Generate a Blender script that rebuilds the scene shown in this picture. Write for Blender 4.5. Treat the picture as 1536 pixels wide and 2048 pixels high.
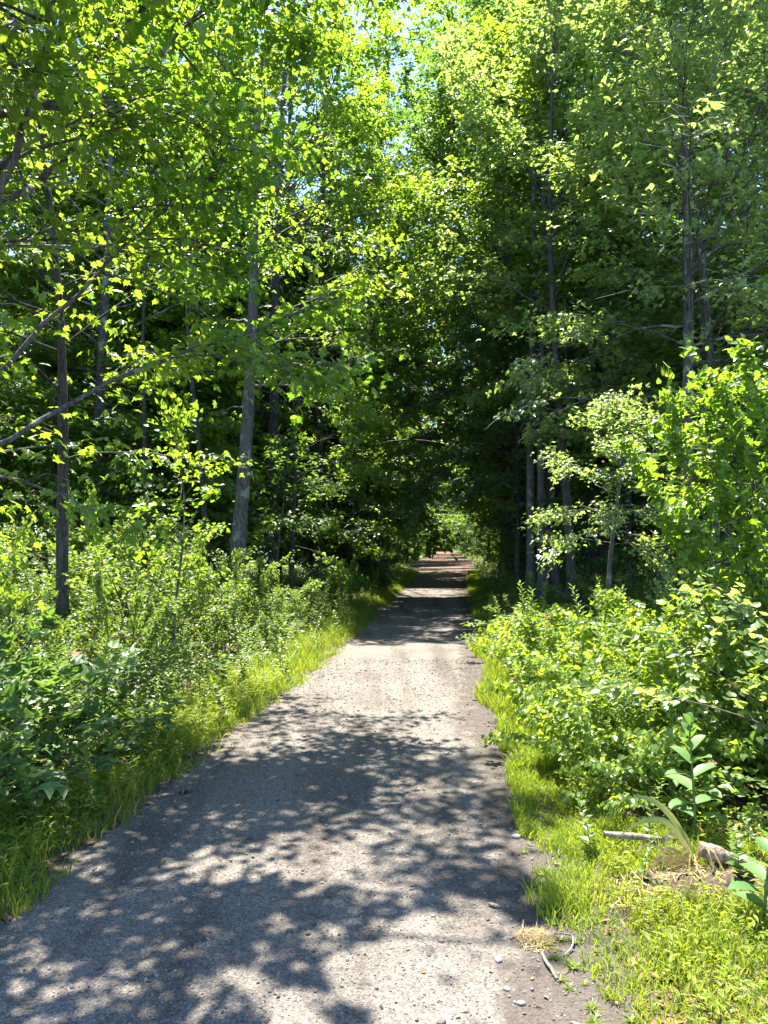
import bpy, math
import numpy as np
from math import radians, sin, cos, pi

for o in list(bpy.data.objects):
    bpy.data.objects.remove(o)
scene = bpy.context.scene
COL = scene.collection

# ------------------------------------------------------------------ camera
CAM_Z = 1.6
PITCH = radians(2.09)
cam_d = bpy.data.cameras.new("camera")
cam = bpy.data.objects.new("camera", cam_d)
COL.objects.link(cam)
cam.location = (0, 0, CAM_Z)
cam.rotation_euler = (radians(90) + PITCH, 0, 0)
cam_d.sensor_fit = 'HORIZONTAL'
cam_d.sensor_width = 36.0
cam_d.lens = 36.0
cam_d.clip_start = 0.05
cam_d.clip_end = 2000
scene.camera = cam

# ------------------------------------------------------------------ light
SUN_EL = radians(69)
SUN_AZ = radians(12)                      # to the left of straight ahead
SD = np.array([-sin(SUN_AZ) * cos(SUN_EL), cos(SUN_AZ) * cos(SUN_EL), sin(SUN_EL)])
KX, KY = SD[0] / SD[2], SD[1] / SD[2]     # horizontal shift towards the sun per metre of height
world = bpy.data.worlds.new("World")
scene.world = world
world.use_nodes = True
wn = world.node_tree
bg = wn.nodes["Background"]
sky = wn.nodes.new("ShaderNodeTexSky")
sky.sky_type = 'NISHITA'
sky.sun_disc = False
sky.sun_elevation = SUN_EL
sky.sun_rotation = -SUN_AZ
sky.air_density = 0.6
sky.dust_density = 0.1
sky.ozone_density = 3.0
wn.links.new(sky.outputs[0], bg.inputs[0])
bg.inputs[1].default_value = 0.15
sun_d = bpy.data.lights.new("sun", 'SUN')
sun_d.energy = 5.0
sun_d.angle = radians(0.53)
sun_d.color = (1.0, 0.94, 0.84)
sun = bpy.data.objects.new("sun", sun_d)
COL.objects.link(sun)
from mathutils import Vector
sun.rotation_euler = Vector(-SD).to_track_quat('-Z', 'Y').to_euler()
sun.location = (-20, 30, 60)
scene.view_settings.view_transform = 'Standard'
scene.view_settings.look = 'None'
scene.view_settings.exposure = 2.45
scene.view_settings.gamma = 1.0
scene.cycles.max_bounces = 12
scene.cycles.diffuse_bounces = 9
scene.cycles.glossy_bounces = 2
scene.cycles.transmission_bounces = 9

# ------------------------------------------------------------------ helpers
def link(o):
    COL.objects.link(o)
    return o

def nrm(a):
    return a / (np.linalg.norm(a, axis=-1, keepdims=True) + 1e-9)

def px(x, y, d):
    """the world point on the photo's pixel (x, y) at depth d along +Y"""
    u = (x - 768) / 1536.0
    v = (1024 - y) / 1536.0
    t = d / (cos(PITCH) - v * sin(PITCH))
    return np.array([u * t, d, CAM_Z + t * (sin(PITCH) + v * cos(PITCH))])

class MB:
    """collects vertices and faces, then makes ONE mesh object"""
    def __init__(self):
        self.V, self.F, self.A, self.n = [], [], [], 0
    def add(self, V, F, a=0.5):
        V = np.asarray(V, dtype=np.float32).reshape(-1, 3)
        F = np.asarray(F, dtype=np.int32)
        self.V.append(V)
        self.F.append(F + self.n)
        a = np.broadcast_to(np.asarray(a, dtype=np.float32), (len(F),))
        self.A.append(a)
        self.n += len(V)
    def tube(self, pts, rad, k=6, cap=True, a=0.5):
        P = np.asarray(pts, dtype=float)
        m = len(P)
        R = np.broadcast_to(np.asarray(rad, dtype=float), (m,))
        T = np.gradient(P, axis=0)
        T = nrm(T)
        ref = np.array([1.0, 0.13, 0.07]) if abs(T[:, 0]).mean() < 0.75 else np.array([0.1, 0.2, 1.0])
        X = nrm(np.cross(T, ref))
        Y = np.cross(T, X)
        ang = np.linspace(0, 2 * pi, k, endpoint=False)
        ring = P[:, None, :] + R[:, None, None] * (X[:, None, :] * np.cos(ang)[None, :, None] + Y[:, None, :] * np.sin(ang)[None, :, None])
        V = ring.reshape(-1, 3)
        i = np.arange(m - 1)[:, None] * k
        j = np.arange(k)[None, :]
        j2 = (j + 1) % k
        F = np.stack([i + j, i + j2, i + k + j2, i + k + j], -1).reshape(-1, 4)
        self.add(V, F, a)
        if cap:
            for r0, flip in ((0, True), ((m - 1) * k, False)):
                c = V[r0:r0 + k].mean(0)
                W = np.vstack([V[r0:r0 + k], c])
                f = np.array([[q, (q + 1) % k, k] for q in range(k)])
                if flip:
                    f = f[:, ::-1]
                self.add(W, f, a)
    def leaves(self, T, TF, P, D, N, s, a):
        """T template verts (k,3) (x across, y along, z normal), placed at P"""
        if len(P) == 0:
            return
        D = nrm(D)
        X = nrm(np.cross(D, N))
        N2 = np.cross(X, D)
        k = len(T)
        s = np.broadcast_to(np.asarray(s, float), (len(P),))
        V = P[:, None, :] + s[:, None, None] * (X[:, None, :] * T[None, :, 0, None] + D[:, None, :] * T[None, :, 1, None] + N2[:, None, :] * T[None, :, 2, None])
        F = (np.arange(len(P))[:, None, None] * k + TF[None, :, :]).reshape(-1, TF.shape[1])
        aa = np.repeat(np.broadcast_to(np.asarray(a, float), (len(P),)), len(TF))
        self.add(V.reshape(-1, 3), F, aa)
    def mesh(self, name, mat, smooth=False):
        me = bpy.data.meshes.new(name)
        V = np.concatenate(self.V)
        nf = sum(len(f) for f in self.F)
        loops = np.concatenate([f.ravel() for f in self.F])
        sizes = np.concatenate([np.full(len(f), f.shape[1], np.int32) for f in self.F])
        me.vertices.add(len(V))
        me.vertices.foreach_set("co", V.ravel())
        me.loops.add(len(loops))
        me.loops.foreach_set("vertex_index", loops.astype(np.int32))
        me.polygons.add(nf)
        st = np.concatenate([[0], np.cumsum(sizes)[:-1]]).astype(np.int32)
        me.polygons.foreach_set("loop_start", st)
        me.polygons.foreach_set("use_smooth", np.full(nf, smooth, dtype=bool))
        at = me.attributes.new("v", 'FLOAT', 'FACE')
        at.data.foreach_set("value", np.concatenate(self.A).astype(np.float32))
        me.update(calc_edges=True)
        me.materials.append(mat)
        return me
    def build(self, name, mat, parent=None, smooth=False):
        o = bpy.data.objects.new(name, self.mesh(name, mat, smooth))
        link(o)
        if parent is not None:
            o.parent = parent
        return o

def tag(o, label=None, cat=None, group=None, kind=None):
    if label: o["label"] = label
    if cat: o["category"] = cat
    if group: o["group"] = group
    if kind: o["kind"] = kind
    return o

def empty(name, loc, rz=0.0):
    e = bpy.data.objects.new(name, None)
    e.empty_display_size = 0.2
    e.location = loc
    e.rotation_euler = (0, 0, rz)
    return link(e)

def copy_tree(root, loc, rz=0.0, sc=1.0, label=None, cat=None, group=None):
    r = root.copy()
    link(r)
    r.location = loc
    r.rotation_euler = (0, 0, rz)
    r.scale = (sc, sc, sc)
    for ch in root.children:
        c = ch.copy()
        link(c)
        c.parent = r
    tag(r, label, cat, group)
    return r

# ------------------------------------------------------------------ materials
def newmat(name):
    m = bpy.data.materials.new(name)
    m.use_nodes = True
    nt = m.node_tree
    nt.nodes.clear()
    return m, nt, nt.nodes.new("ShaderNodeOutputMaterial")

def ramp(nt, stops):
    r = nt.nodes.new("ShaderNodeValToRGB")
    e = r.color_ramp.elements
    while len(e) < len(stops):
        e.new(0.5)
    for el, (p, c) in zip(e, stops):
        el.position = p
        el.color = (*c, 1)
    return r

def leafmat(name, c0, c1, t0, t1, tr=0.42, rough=0.42, spec=0.5):
    """a leaf: glossy-diffuse surface plus light coming through; colour varies leaf by leaf"""
    m, nt, out = newmat(name)
    L = nt.links.new
    at = nt.nodes.new("ShaderNodeAttribute")
    at.attribute_name = "v"
    r1 = ramp(nt, [(0.0, c0), (1.0, c1)])
    r2 = ramp(nt, [(0.0, t0), (1.0, t1)])
    L(at.outputs["Fac"], r1.inputs[0])
    L(at.outputs["Fac"], r2.inputs[0])
    p = nt.nodes.new("ShaderNodeBsdfPrincipled")
    p.inputs["Roughness"].default_value = rough
    p.inputs["Specular IOR Level"].default_value = spec
    L(r1.outputs[0], p.inputs["Base Color"])
    t = nt.nodes.new("ShaderNodeBsdfTranslucent")
    L(r2.outputs[0], t.inputs[0])
    mx = nt.nodes.new("ShaderNodeMixShader")
    mx.inputs[0].default_value = tr
    L(p.outputs[0], mx.inputs[1])
    L(t.outputs[0], mx.inputs[2])
    L(mx.outputs[0], out.inputs[0])
    return m

def add_dry(m, c):
    for n in m.node_tree.nodes:
        if n.type == 'VALTORGB':
            e = n.color_ramp.elements
            c0 = tuple(e[0].color)
            a = e.new(0.035); a.color = (*c, 1)
            b = e.new(0.06); b.color = c0
            e[0].color = (*c, 1)

def barkmat(name, dark, light, lichen, sc=9.0, amount=0.55):
    m, nt, out = newmat(name)
    L = nt.links.new
    tc = nt.nodes.new("ShaderNodeTexCoord")
    mp = nt.nodes.new("ShaderNodeMapping")
    mp.inputs["Scale"].default_value = (sc * 2.4, sc * 2.4, sc * 0.45)
    L(tc.outputs["Object"], mp.inputs[0])
    n1 = nt.nodes.new("ShaderNodeTexNoise")
    n1.inputs["Scale"].default_value = 2.0
    n1.inputs["Detail"].default_value = 8
    n1.inputs["Roughness"].default_value = 0.65
    L(mp.outputs[0], n1.inputs["Vector"])
    r = ramp(nt, [(0.40, dark), (0.60, light)])
    L(n1.outputs["Fac"], r.inputs[0])
    n2 = nt.nodes.new("ShaderNodeTexNoise")
    n2.inputs["Scale"].default_value = 5.0
    n2.inputs["Detail"].default_value = 5
    L(tc.outputs["Object"], n2.inputs["Vector"])
    rl = ramp(nt, [(amount, (0, 0, 0)), (amount + 0.08, (1, 1, 1))])
    L(n2.outputs["Fac"], rl.inputs[0])
    mx = nt.nodes.new("ShaderNodeMix")
    mx.data_type = 'RGBA'
    L(rl.outputs[0], mx.inputs[0])
    L(r.outputs[0], mx.inputs[6])
    mx.inputs[7].default_value = (*lichen, 1)
    p = nt.nodes.new("ShaderNodeBsdfPrincipled")
    p.inputs["Roughness"].default_value = 0.9
    L(mx.outputs[2], p.inputs["Base Color"])
    b = nt.nodes.new("ShaderNodeBump")
    b.inputs["Strength"].default_value = 0.8
    b.inputs["Distance"].default_value = 0.02
    L(n1.outputs["Fac"], b.inputs["Height"])
    L(b.outputs[0], p.inputs["Normal"])
    L(p.outputs[0], out.inputs[0])
    return m

def plain(name, c0, c1, rough=0.85, scale=30.0, bump=0.3):
    m, nt, out = newmat(name)
    L = nt.links.new
    tc = nt.nodes.new("ShaderNodeTexCoord")
    n = nt.nodes.new("ShaderNodeTexNoise")
    n.inputs["Scale"].default_value = scale
    n.inputs["Detail"].default_value = 6
    L(tc.outputs["Object"], n.inputs["Vector"])
    r = ramp(nt, [(0.35, c0), (0.65, c1)])
    L(n.outputs["Fac"], r.inputs[0])
    p = nt.nodes.new("ShaderNodeBsdfPrincipled")
    p.inputs["Roughness"].default_value = rough
    L(r.outputs[0], p.inputs["Base Color"])
    b = nt.nodes.new("ShaderNodeBump")
    b.inputs["Strength"].default_value = bump
    b.inputs["Distance"].default_value = 0.01
    L(n.outputs["Fac"], b.inputs["Height"])
    L(b.outputs[0], p.inputs["Normal"])
    L(p.outputs[0], out.inputs[0])
    return m

def facemat(name, c0, c1, rough=0.8, tr=0.0):
    return leafmat(name, c0, c1, c0, c1, tr, rough, 0.3)

M = {}
M['maple'] = leafmat("maple_leaf", (0.038, 0.092, 0.013), (0.090, 0.155, 0.020), (0.205, 0.399, 0.018), (0.422, 0.559, 0.034), 0.48, 0.40, 0.5)
M['ash'] = leafmat("green_leaf", (0.034, 0.080, 0.014), (0.080, 0.135, 0.020), (0.205, 0.353, 0.018), (0.376, 0.490, 0.034), 0.46, 0.38, 0.55)
M['bright'] = leafmat("bright_leaf", (0.046, 0.102, 0.014), (0.095, 0.165, 0.022), (0.228, 0.422, 0.016), (0.410, 0.570, 0.034), 0.47, 0.38, 0.5)
M['pale'] = leafmat("pale_leaf", (0.070, 0.125, 0.036), (0.130, 0.185, 0.055), (0.296, 0.456, 0.068), (0.479, 0.593, 0.125), 0.48, 0.36, 0.65)
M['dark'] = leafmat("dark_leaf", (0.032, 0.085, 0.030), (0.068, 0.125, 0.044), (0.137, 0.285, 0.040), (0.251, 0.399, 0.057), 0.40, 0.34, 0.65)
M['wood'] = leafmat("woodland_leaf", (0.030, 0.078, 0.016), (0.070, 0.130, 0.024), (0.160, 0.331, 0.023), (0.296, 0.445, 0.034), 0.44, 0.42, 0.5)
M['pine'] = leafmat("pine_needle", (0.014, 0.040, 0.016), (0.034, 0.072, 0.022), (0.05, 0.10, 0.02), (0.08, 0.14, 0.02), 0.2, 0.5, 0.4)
M['shrub'] = leafmat("shrub_leaf", (0.054, 0.115, 0.022), (0.12, 0.185, 0.034), (0.19, 0.34, 0.02), (0.36, 0.47, 0.04), 0.42, 0.48, 0.45)
M['vine'] = leafmat("vine_leaf", (0.070, 0.140, 0.022), (0.15, 0.215, 0.034), (0.27, 0.44, 0.018), (0.48, 0.57, 0.035), 0.46, 0.36, 0.55)
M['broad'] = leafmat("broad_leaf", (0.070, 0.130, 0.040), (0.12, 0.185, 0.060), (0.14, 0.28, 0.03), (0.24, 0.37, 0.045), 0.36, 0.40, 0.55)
M['herb'] = leafmat("herb_leaf", (0.060, 0.125, 0.024), (0.135, 0.195, 0.038), (0.20, 0.35, 0.02), (0.37, 0.48, 0.045), 0.42, 0.45, 0.4)
M['grass'] = leafmat("grass_blade", (0.060, 0.125, 0.014), (0.170, 0.220, 0.026), (0.24, 0.40, 0.014), (0.50, 0.56, 0.03), 0.44, 0.45, 0.35)
M['weed'] = leafmat("weed_leaf", (0.110, 0.165, 0.018), (0.20, 0.240, 0.030), (0.36, 0.48, 0.016), (0.56, 0.60, 0.035), 0.44, 0.45, 0.35)
M['milk'] = leafmat("milkweed_leaf", (0.070, 0.150, 0.042), (0.115, 0.195, 0.062), (0.17, 0.32, 0.035), (0.26, 0.41, 0.05), 0.36, 0.5, 0.35)
M['straw'] = leafmat("straw_blade", (0.30, 0.215, 0.085), (0.46, 0.36, 0.17), (0.34, 0.24, 0.08), (0.45, 0.34, 0.14), 0.25, 0.7, 0.2)
M['irisleaf'] = leafmat("arched_blade", (0.16, 0.21, 0.055), (0.34, 0.33, 0.10), (0.26, 0.34, 0.05), (0.42, 0.42, 0.10), 0.3, 0.5, 0.3)
add_dry(M['grass'], (0.40, 0.31, 0.13)); add_dry(M['weed'], (0.30, 0.20, 0.09)); add_dry(M['herb'], (0.26, 0.17, 0.07)); add_dry(M['shrub'], (0.22, 0.18, 0.05))
M['litter'] = facemat("litter_leaf", (0.10, 0.055, 0.03), (0.24, 0.15, 0.085), 0.8, 0.1)
M['stone'] = facemat("stone", (0.055, 0.050, 0.046), (0.24, 0.222, 0.20), 0.85)
M['stem'] = plain("green_stem", (0.07, 0.11, 0.03), (0.11, 0.15, 0.04), 0.6)
M['woody'] = plain("woody_stem", (0.055, 0.045, 0.035), (0.11, 0.09, 0.07), 0.85)
M['bark'] = barkmat("grey_bark", (0.030, 0.027, 0.024), (0.115, 0.105, 0.095), (0.19, 0.20, 0.165))
M['darkbark'] = barkmat("dark_bark", (0.018, 0.015, 0.013), (0.070, 0.060, 0.052), (0.10, 0.10, 0.085), 7.0, 0.62)
M['lichenbark'] = barkmat("lichen_bark", (0.026, 0.023, 0.020), (0.105, 0.097, 0.085), (0.20, 0.215, 0.175), 8.0, 0.55)
M['deadwood'] = barkmat("bleached_wood", (0.10, 0.070, 0.050), (0.34, 0.265, 0.205), (0.42, 0.36, 0.30), 14.0, 0.55)
M['soil'] = plain("dark_soil", (0.028, 0.019, 0.013), (0.085, 0.055, 0.038), 0.95, 40.0, 1.0)

# ------------------------------------------------------------------ leaf templates
KITE = np.array([[0, 0, 0], [0.34, 0.42, 0.05], [0, 1, -0.10], [-0.34, 0.42, 0.05]], float)
KITEF = np.array([[0, 1, 2], [0, 2, 3]])
LANCE = np.array([[0, 0, 0], [0.15, 0.35, 0.03], [0.11, 0.70, 0.0], [0, 1, -0.12], [-0.11, 0.70, 0.0], [-0.15, 0.35, 0.03]], float)
LANCEF = np.array([[0, 1, 2], [0, 2, 3], [0, 3, 4], [0, 4, 5]])
HEART = np.array([[0, 0.06, 0], [0.24, 0.0, 0.03], [0.40, 0.25, 0.05], [0.30, 0.58, 0.02], [0, 1.0, -0.14], [-0.30, 0.58, 0.02], [-0.40, 0.25, 0.05], [-0.24, 0.0, 0.03], [0, 0.5, -0.04]], float)
HEARTF = np.array([[8, 0, 1], [8, 1, 2], [8, 2, 3], [8, 3, 4], [8, 4, 5], [8, 5, 6], [8, 6, 7], [8, 7, 0]])
MAPLE = np.array([[0, 0, 0], [0.22, -0.10, -0.04], [0.30, 0.12, 0], [0.58, 0.26, -0.10], [0.30, 0.42, 0.01], [0.34, 0.62, -0.02], [0.13, 0.60, 0.01], [0, 1.0, -0.14],
                  [-0.13, 0.60, 0.01], [-0.34, 0.62, -0.02], [-0.30, 0.42, 0.01], [-0.58, 0.26, -0.10], [-0.30, 0.12, 0], [-0.22, -0.10, -0.04], [0, 0.34, -0.03]], float)
MAPLEF = np.array([[14, i, i + 1] for i in range(13)] + [[14, 13, 0]])
STAR = np.array([[0, 0, 0], [0.30, 0.12, 0], [0.52, 0.36, -0.08], [0.20, 0.50, 0.02], [0, 1.0, -0.14], [-0.20, 0.50, 0.02], [-0.52, 0.36, -0.08], [-0.30, 0.12, 0]], float)
STARF = np.array([[0, 1, 3], [1, 2, 3], [0, 3, 4], [0, 4, 5], [0, 5, 7], [7, 5, 6]])
NEED = np.array([[0, 0, 0], [0.05, 0.5, 0], [0, 1, -0.1], [0.0, 0, 0], [0.42, 0.75, 0.05], [0.50, 0.82, 0.0], [0, 0, 0], [-0.42, 0.75, -0.05], [-0.50, 0.82, 0.0], [0, 0, 0], [0.25, 0.9, 0.2], [0.20, 0.98, 0.1], [0, 0, 0], [-0.25, 0.9, 0.25], [-0.2, 0.98, 0.1]], float)
NEEDF = np.arange(15).reshape(5, 3)
TPL = {'kite': (KITE, KITEF), 'lance': (LANCE, LANCEF), 'heart': (HEART, HEARTF), 'maple': (MAPLE, MAPLEF), 'star': (STAR, STARF), 'need': (NEED, NEEDF)}

# ------------------------------------------------------------------ the path's edges and the ground
YS = np.array([-6, 0, 2.5, 3.1, 4.0, 5.8, 7.7, 11.2, 15, 20.5, 28, 35, 48, 61, 80, 98, 120, 150])
XL = np.array([-2.1, -1.85, -1.62, -1.56, -1.48, -1.28, -1.04, -0.60, -0.25, 0.28, 0.90, 1.42, 2.5, 3.5, 5.1, 6.4, 2.0, -14.0])
XR = np.array([0.35, 0.50, 0.62, 0.66, 0.72, 0.84, 0.96, 1.25, 1.62, 2.22, 3.0, 3.75, 5.0, 6.1, 7.6, 8.8, 4.6, -11.5])
def el(y): return np.interp(y, YS, XL)
def er(y): return np.interp(y, YS, XR)

def vnoise(x, y, s=1.0, seed=0):
    """smooth pseudo-noise in -1..1"""
    r = np.random.default_rng(seed)
    out = 0
    for i in range(5):
        a = r.uniform(0, 2 * pi)
        f = s * r.uniform(0.5, 2.2)
        out = out + np.sin(f * (x * cos(a) + y * sin(a)) + r.uniform(0, 6.28))
    return out / 3.0

def gz(x, y):
    """height of the ground"""
    x = np.asarray(x, float); y = np.asarray(y, float)
    dl = np.clip((el(y) - x) - 0.25, 0, None)
    dr = np.clip((x - er(y)) - 0.25, 0, None)
    far = np.minimum(dl + dr, 3.0) / 3.0
    h = 0.10 * far * vnoise(x, y, 0.9, 3) + 0.10 * np.minimum(dr, 1.5) * 0.6 - 0.04 * np.minimum(dl, 3)
    return h

def ground_mat():
    m, nt, out = newmat("forest_floor")
    L = nt.links.new
    tc = nt.nodes.new("ShaderNodeTexCoord")
    n = nt.nodes.new("ShaderNodeTexNoise")
    n.inputs["Scale"].default_value = 14
    n.inputs["Detail"].default_value = 9
    L(tc.outputs["Object"], n.inputs["Vector"])
    r = ramp(nt, [(0.3, (0.022, 0.017, 0.012)), (0.55, (0.065, 0.046, 0.030)), (0.75, (0.13, 0.095, 0.06))])
    L(n.outputs["Fac"], r.inputs[0])
    p = nt.nodes.new("ShaderNodeBsdfPrincipled")
    p.inputs["Roughness"].default_value = 0.95
    L(r.outputs[0], p.inputs["Base Color"])
    b = nt.nodes.new("ShaderNodeBump")
    b.inputs["Strength"].default_value = 0.8
    b.inputs["Distance"].default_value = 0.04
    L(n.outputs["Fac"], b.inputs["Height"])
    L(b.outputs[0], p.inputs["Normal"])
    L(p.outputs[0], out.inputs[0])
    return m

def path_mat():
    """packed grey gravel, turning to dark soil at the shoulders and to brown needle litter far on"""
    m, nt, out = newmat("packed_gravel")
    L = nt.links.new
    N = nt.nodes.new
    tc = N("ShaderNodeTexCoord")
    vo = N("ShaderNodeTexVoronoi"); vo.inputs["Scale"].default_value = 150
    L(tc.outputs["Object"], vo.inputs["Vector"])
    vo2 = N("ShaderNodeTexVoronoi"); vo2.inputs["Scale"].default_value = 75
    L(tc.outputs["Object"], vo2.inputs["Vector"])
    sep = N("ShaderNodeSeparateColor"); L(vo.outputs["Color"], sep.inputs[0])
    sep2 = N("ShaderNodeSeparateColor"); L(vo2.outputs["Color"], sep2.inputs[0])
    grain = ramp(nt, [(0.0, (0.060, 0.053, 0.046)), (0.45, (0.145, 0.129, 0.111)), (0.85, (0.205, 0.182, 0.156)), (1.0, (0.330, 0.295, 0.255))])
    L(sep.outputs[0], grain.inputs[0])
    grain2 = ramp(nt, [(0.0, (0.080, 0.072, 0.062)), (0.6, (0.152, 0.136, 0.116)), (1.0, (0.260, 0.232, 0.200))])
    L(sep2.outputs[1], grain2.inputs[0])
    mg = N("ShaderNodeMix"); mg.data_type = 'RGBA'; mg.inputs[0].default_value = 0.4
    L(grain.outputs[0], mg.inputs[6]); L(grain2.outputs[0], mg.inputs[7])
    # broad, worn patches
    nb = N("ShaderNodeTexNoise"); nb.inputs["Scale"].default_value = 1.1; nb.inputs["Detail"].default_value = 5
    L(tc.outputs["Object"], nb.inputs["Vector"])
    rb = ramp(nt, [(0.3, (0.78, 0.77, 0.76)), (0.7, (1.12, 1.10, 1.08))])
    L(nb.outputs["Fac"], rb.inputs[0])
    mb = N("ShaderNodeMix"); mb.data_type = 'RGBA'; mb.blend_type = 'MULTIPLY'; mb.inputs[0].default_value = 1
    L(mg.outputs[2], mb.inputs[6]); L(rb.outputs[0], mb.inputs[7])
    mpr = N("ShaderNodeMapping"); mpr.inputs["Scale"].default_value = (3.2, 0.35, 1)
    L(tc.outputs["Object"], mpr.inputs[0])
    nr = N("ShaderNodeTexNoise"); nr.inputs["Scale"].default_value = 1.0; nr.inputs["Detail"].default_value = 4
    L(mpr.outputs[0], nr.inputs["Vector"])
    rr = ramp(nt, [(0.33, (0.56, 0.545, 0.53)), (0.47, (0.86, 0.86, 0.86)), (0.65, (1.05, 1.05, 1.05))])
    L(nr.outputs["Fac"], rr.inputs[0])
    mb2 = N("ShaderNodeMix"); mb2.data_type = 'RGBA'; mb2.blend_type = 'MULTIPLY'; mb2.inputs[0].default_value = 1
    L(mb.outputs[2], mb2.inputs[6]); L(rr.outputs[0], mb2.inputs[7])
    mb = mb2
    # soil at the shoulders (attribute: 0 in the gravel, 1 at the outer edge)
    at = N("ShaderNodeAttribute"); at.attribute_name = "shoulder"
    ns = N("ShaderNodeTexNoise"); ns.inputs["Scale"].default_value = 5.5; ns.inputs["Detail"].default_value = 7
    L(tc.outputs["Object"], ns.inputs["Vector"])
    add = N("ShaderNodeMath"); add.operation = 'ADD'
    sub = N("ShaderNodeMath"); sub.operation = 'MULTIPLY_ADD'
    L(ns.outputs["Fac"], sub.inputs[0]); sub.inputs[1].default_value = 1.3; sub.inputs[2].default_value = -0.65
    L(at.outputs["Fac"], add.inputs[0]); L(sub.outputs[0], add.inputs[1])
    rs = ramp(nt, [(0.38, (0, 0, 0)), (0.62, (1, 1, 1))])
    L(add.outputs[0], rs.inputs[0])
    soil = ramp(nt, [(0.25, (0.040, 0.032, 0.027)), (0.75, (0.095, 0.078, 0.066))])
    ng = N("ShaderNodeTexNoise"); ng.inputs["Scale"].default_value = 60; ng.inputs["Detail"].default_value = 6
    L(tc.outputs["Object"], ng.inputs["Vector"])
    L(ng.outputs["Fac"], soil.inputs[0])
    ms = N("ShaderNodeMix"); ms.data_type = 'RGBA'
    fs = N("ShaderNodeMath"); fs.operation = 'MULTIPLY'; fs.inputs[1].default_value = 0.9
    L(rs.outputs[0], fs.inputs[0]); L(fs.outputs[0], ms.inputs[0])
    L(mb.outputs[2], ms.inputs[6]); L(soil.outputs[0], ms.inputs[7])
    # needle litter far along
    sx = N("ShaderNodeSeparateXYZ"); L(tc.outputs["Object"], sx.inputs[0])
    mr = N("ShaderNodeMapRange"); mr.inputs[1].default_value = 22; mr.inputs[2].default_value = 50
    L(sx.outputs["Y"], mr.inputs[0])
    fl = N("ShaderNodeMath"); fl.operation = 'MULTIPLY'; fl.inputs[1].default_value = 0.85
    L(mr.outputs[0], fl.inputs[0])
    ml = N("ShaderNodeMix"); ml.data_type = 'RGBA'
    L(fl.outputs[0], ml.inputs[0]); L(ms.outputs[2], ml.inputs[6])
    lit = ramp(nt, [(0.3, (0.075, 0.038, 0.024)), (0.7, (0.135, 0.074, 0.047))])
    L(ns.outputs["Fac"], lit.inputs[0]); L(lit.outputs[0], ml.inputs[7])
    p = N("ShaderNodeBsdfPrincipled"); p.inputs["Roughness"].default_value = 0.92
    p.inputs["Specular IOR Level"].default_value = 0.25
    L(ml.outputs[2], p.inputs["Base Color"])
    b1 = N("ShaderNodeBump"); b1.inputs["Strength"].default_value = 0.9; b1.inputs["Distance"].default_value = 0.006; b1.invert = True
    L(vo.outputs["Distance"], b1.inputs["Height"])
    b2 = N("ShaderNodeBump"); b2.inputs["Strength"].default_value = 0.6; b2.inputs["Distance"].default_value = 0.03
    L(ns.outputs["Fac"], b2.inputs["Height"]); L(b1.outputs[0], b2.inputs["Normal"])
    L(b2.outputs[0], p.inputs["Normal"])
    L(p.outputs[0], out.inputs[0])
    return m

def sheet(name, xs_of, ys, nx, mat, zoff, attr=None):
    ny = len(ys)
    t = np.linspace(0, 1, nx)
    X = np.array([xs_of(y, t) for y in ys])
    Y = np.repeat(np.asarray(ys)[:, None], nx, 1)
    Z = gz(X, Y) + zoff
    V = np.stack([X, Y, Z], -1).reshape(-1, 3)
    i = np.arange(ny - 1)[:, None] * nx
    j = np.arange(nx - 1)[None, :]
    F = np.stack([i + j, i + j + 1, i + nx + j + 1, i + nx + j], -1).reshape(-1, 4)
    b = MB(); b.add(V, F)
    o = b.build(name, mat, None, True)
    if attr is not None:
        a = o.data.attributes.new("shoulder", 'FLOAT', 'POINT')
        vals = np.array([attr(y, X[k]) for k, y in enumerate(ys)]).ravel().astype(np.float32)
        a.data.foreach_set("value", vals)
    return o

gy = np.concatenate([np.linspace(-500, -20, 9), np.linspace(-8, 40, 130), np.linspace(44, 150, 40), np.linspace(180, 600, 10)])
def gxs(y, t):
    c = (el(y) + er(y)) / 2
    u = 2 * t - 1
    return c + np.sign(u) * (np.abs(u) * 9 + (np.abs(u) ** 7) * 500)
tag(sheet("ground", gxs, gy, 121, ground_mat(), 0.0), kind="structure")
py = np.concatenate([np.linspace(-6, 12, 120), np.linspace(12.3, 60, 100), np.linspace(61.5, 150, 60)])
def pxs(y, t):
    a = el(y) - 0.22 + 0.05 * vnoise(0, y, 3.0, 11)
    b = er(y) + 0.36 + 0.06 * vnoise(5, y, 2.5, 12)
    return a + (b - a) * t
def shoulder(y, x):
    return np.clip(np.maximum((el(y) - x + 0.05) / 0.22, (x - er(y) + 0.42) / 0.5), 0, 1.2)
tag(sheet("path", pxs, py, 31, path_mat(), 0.005, shoulder), kind="structure")

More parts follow.
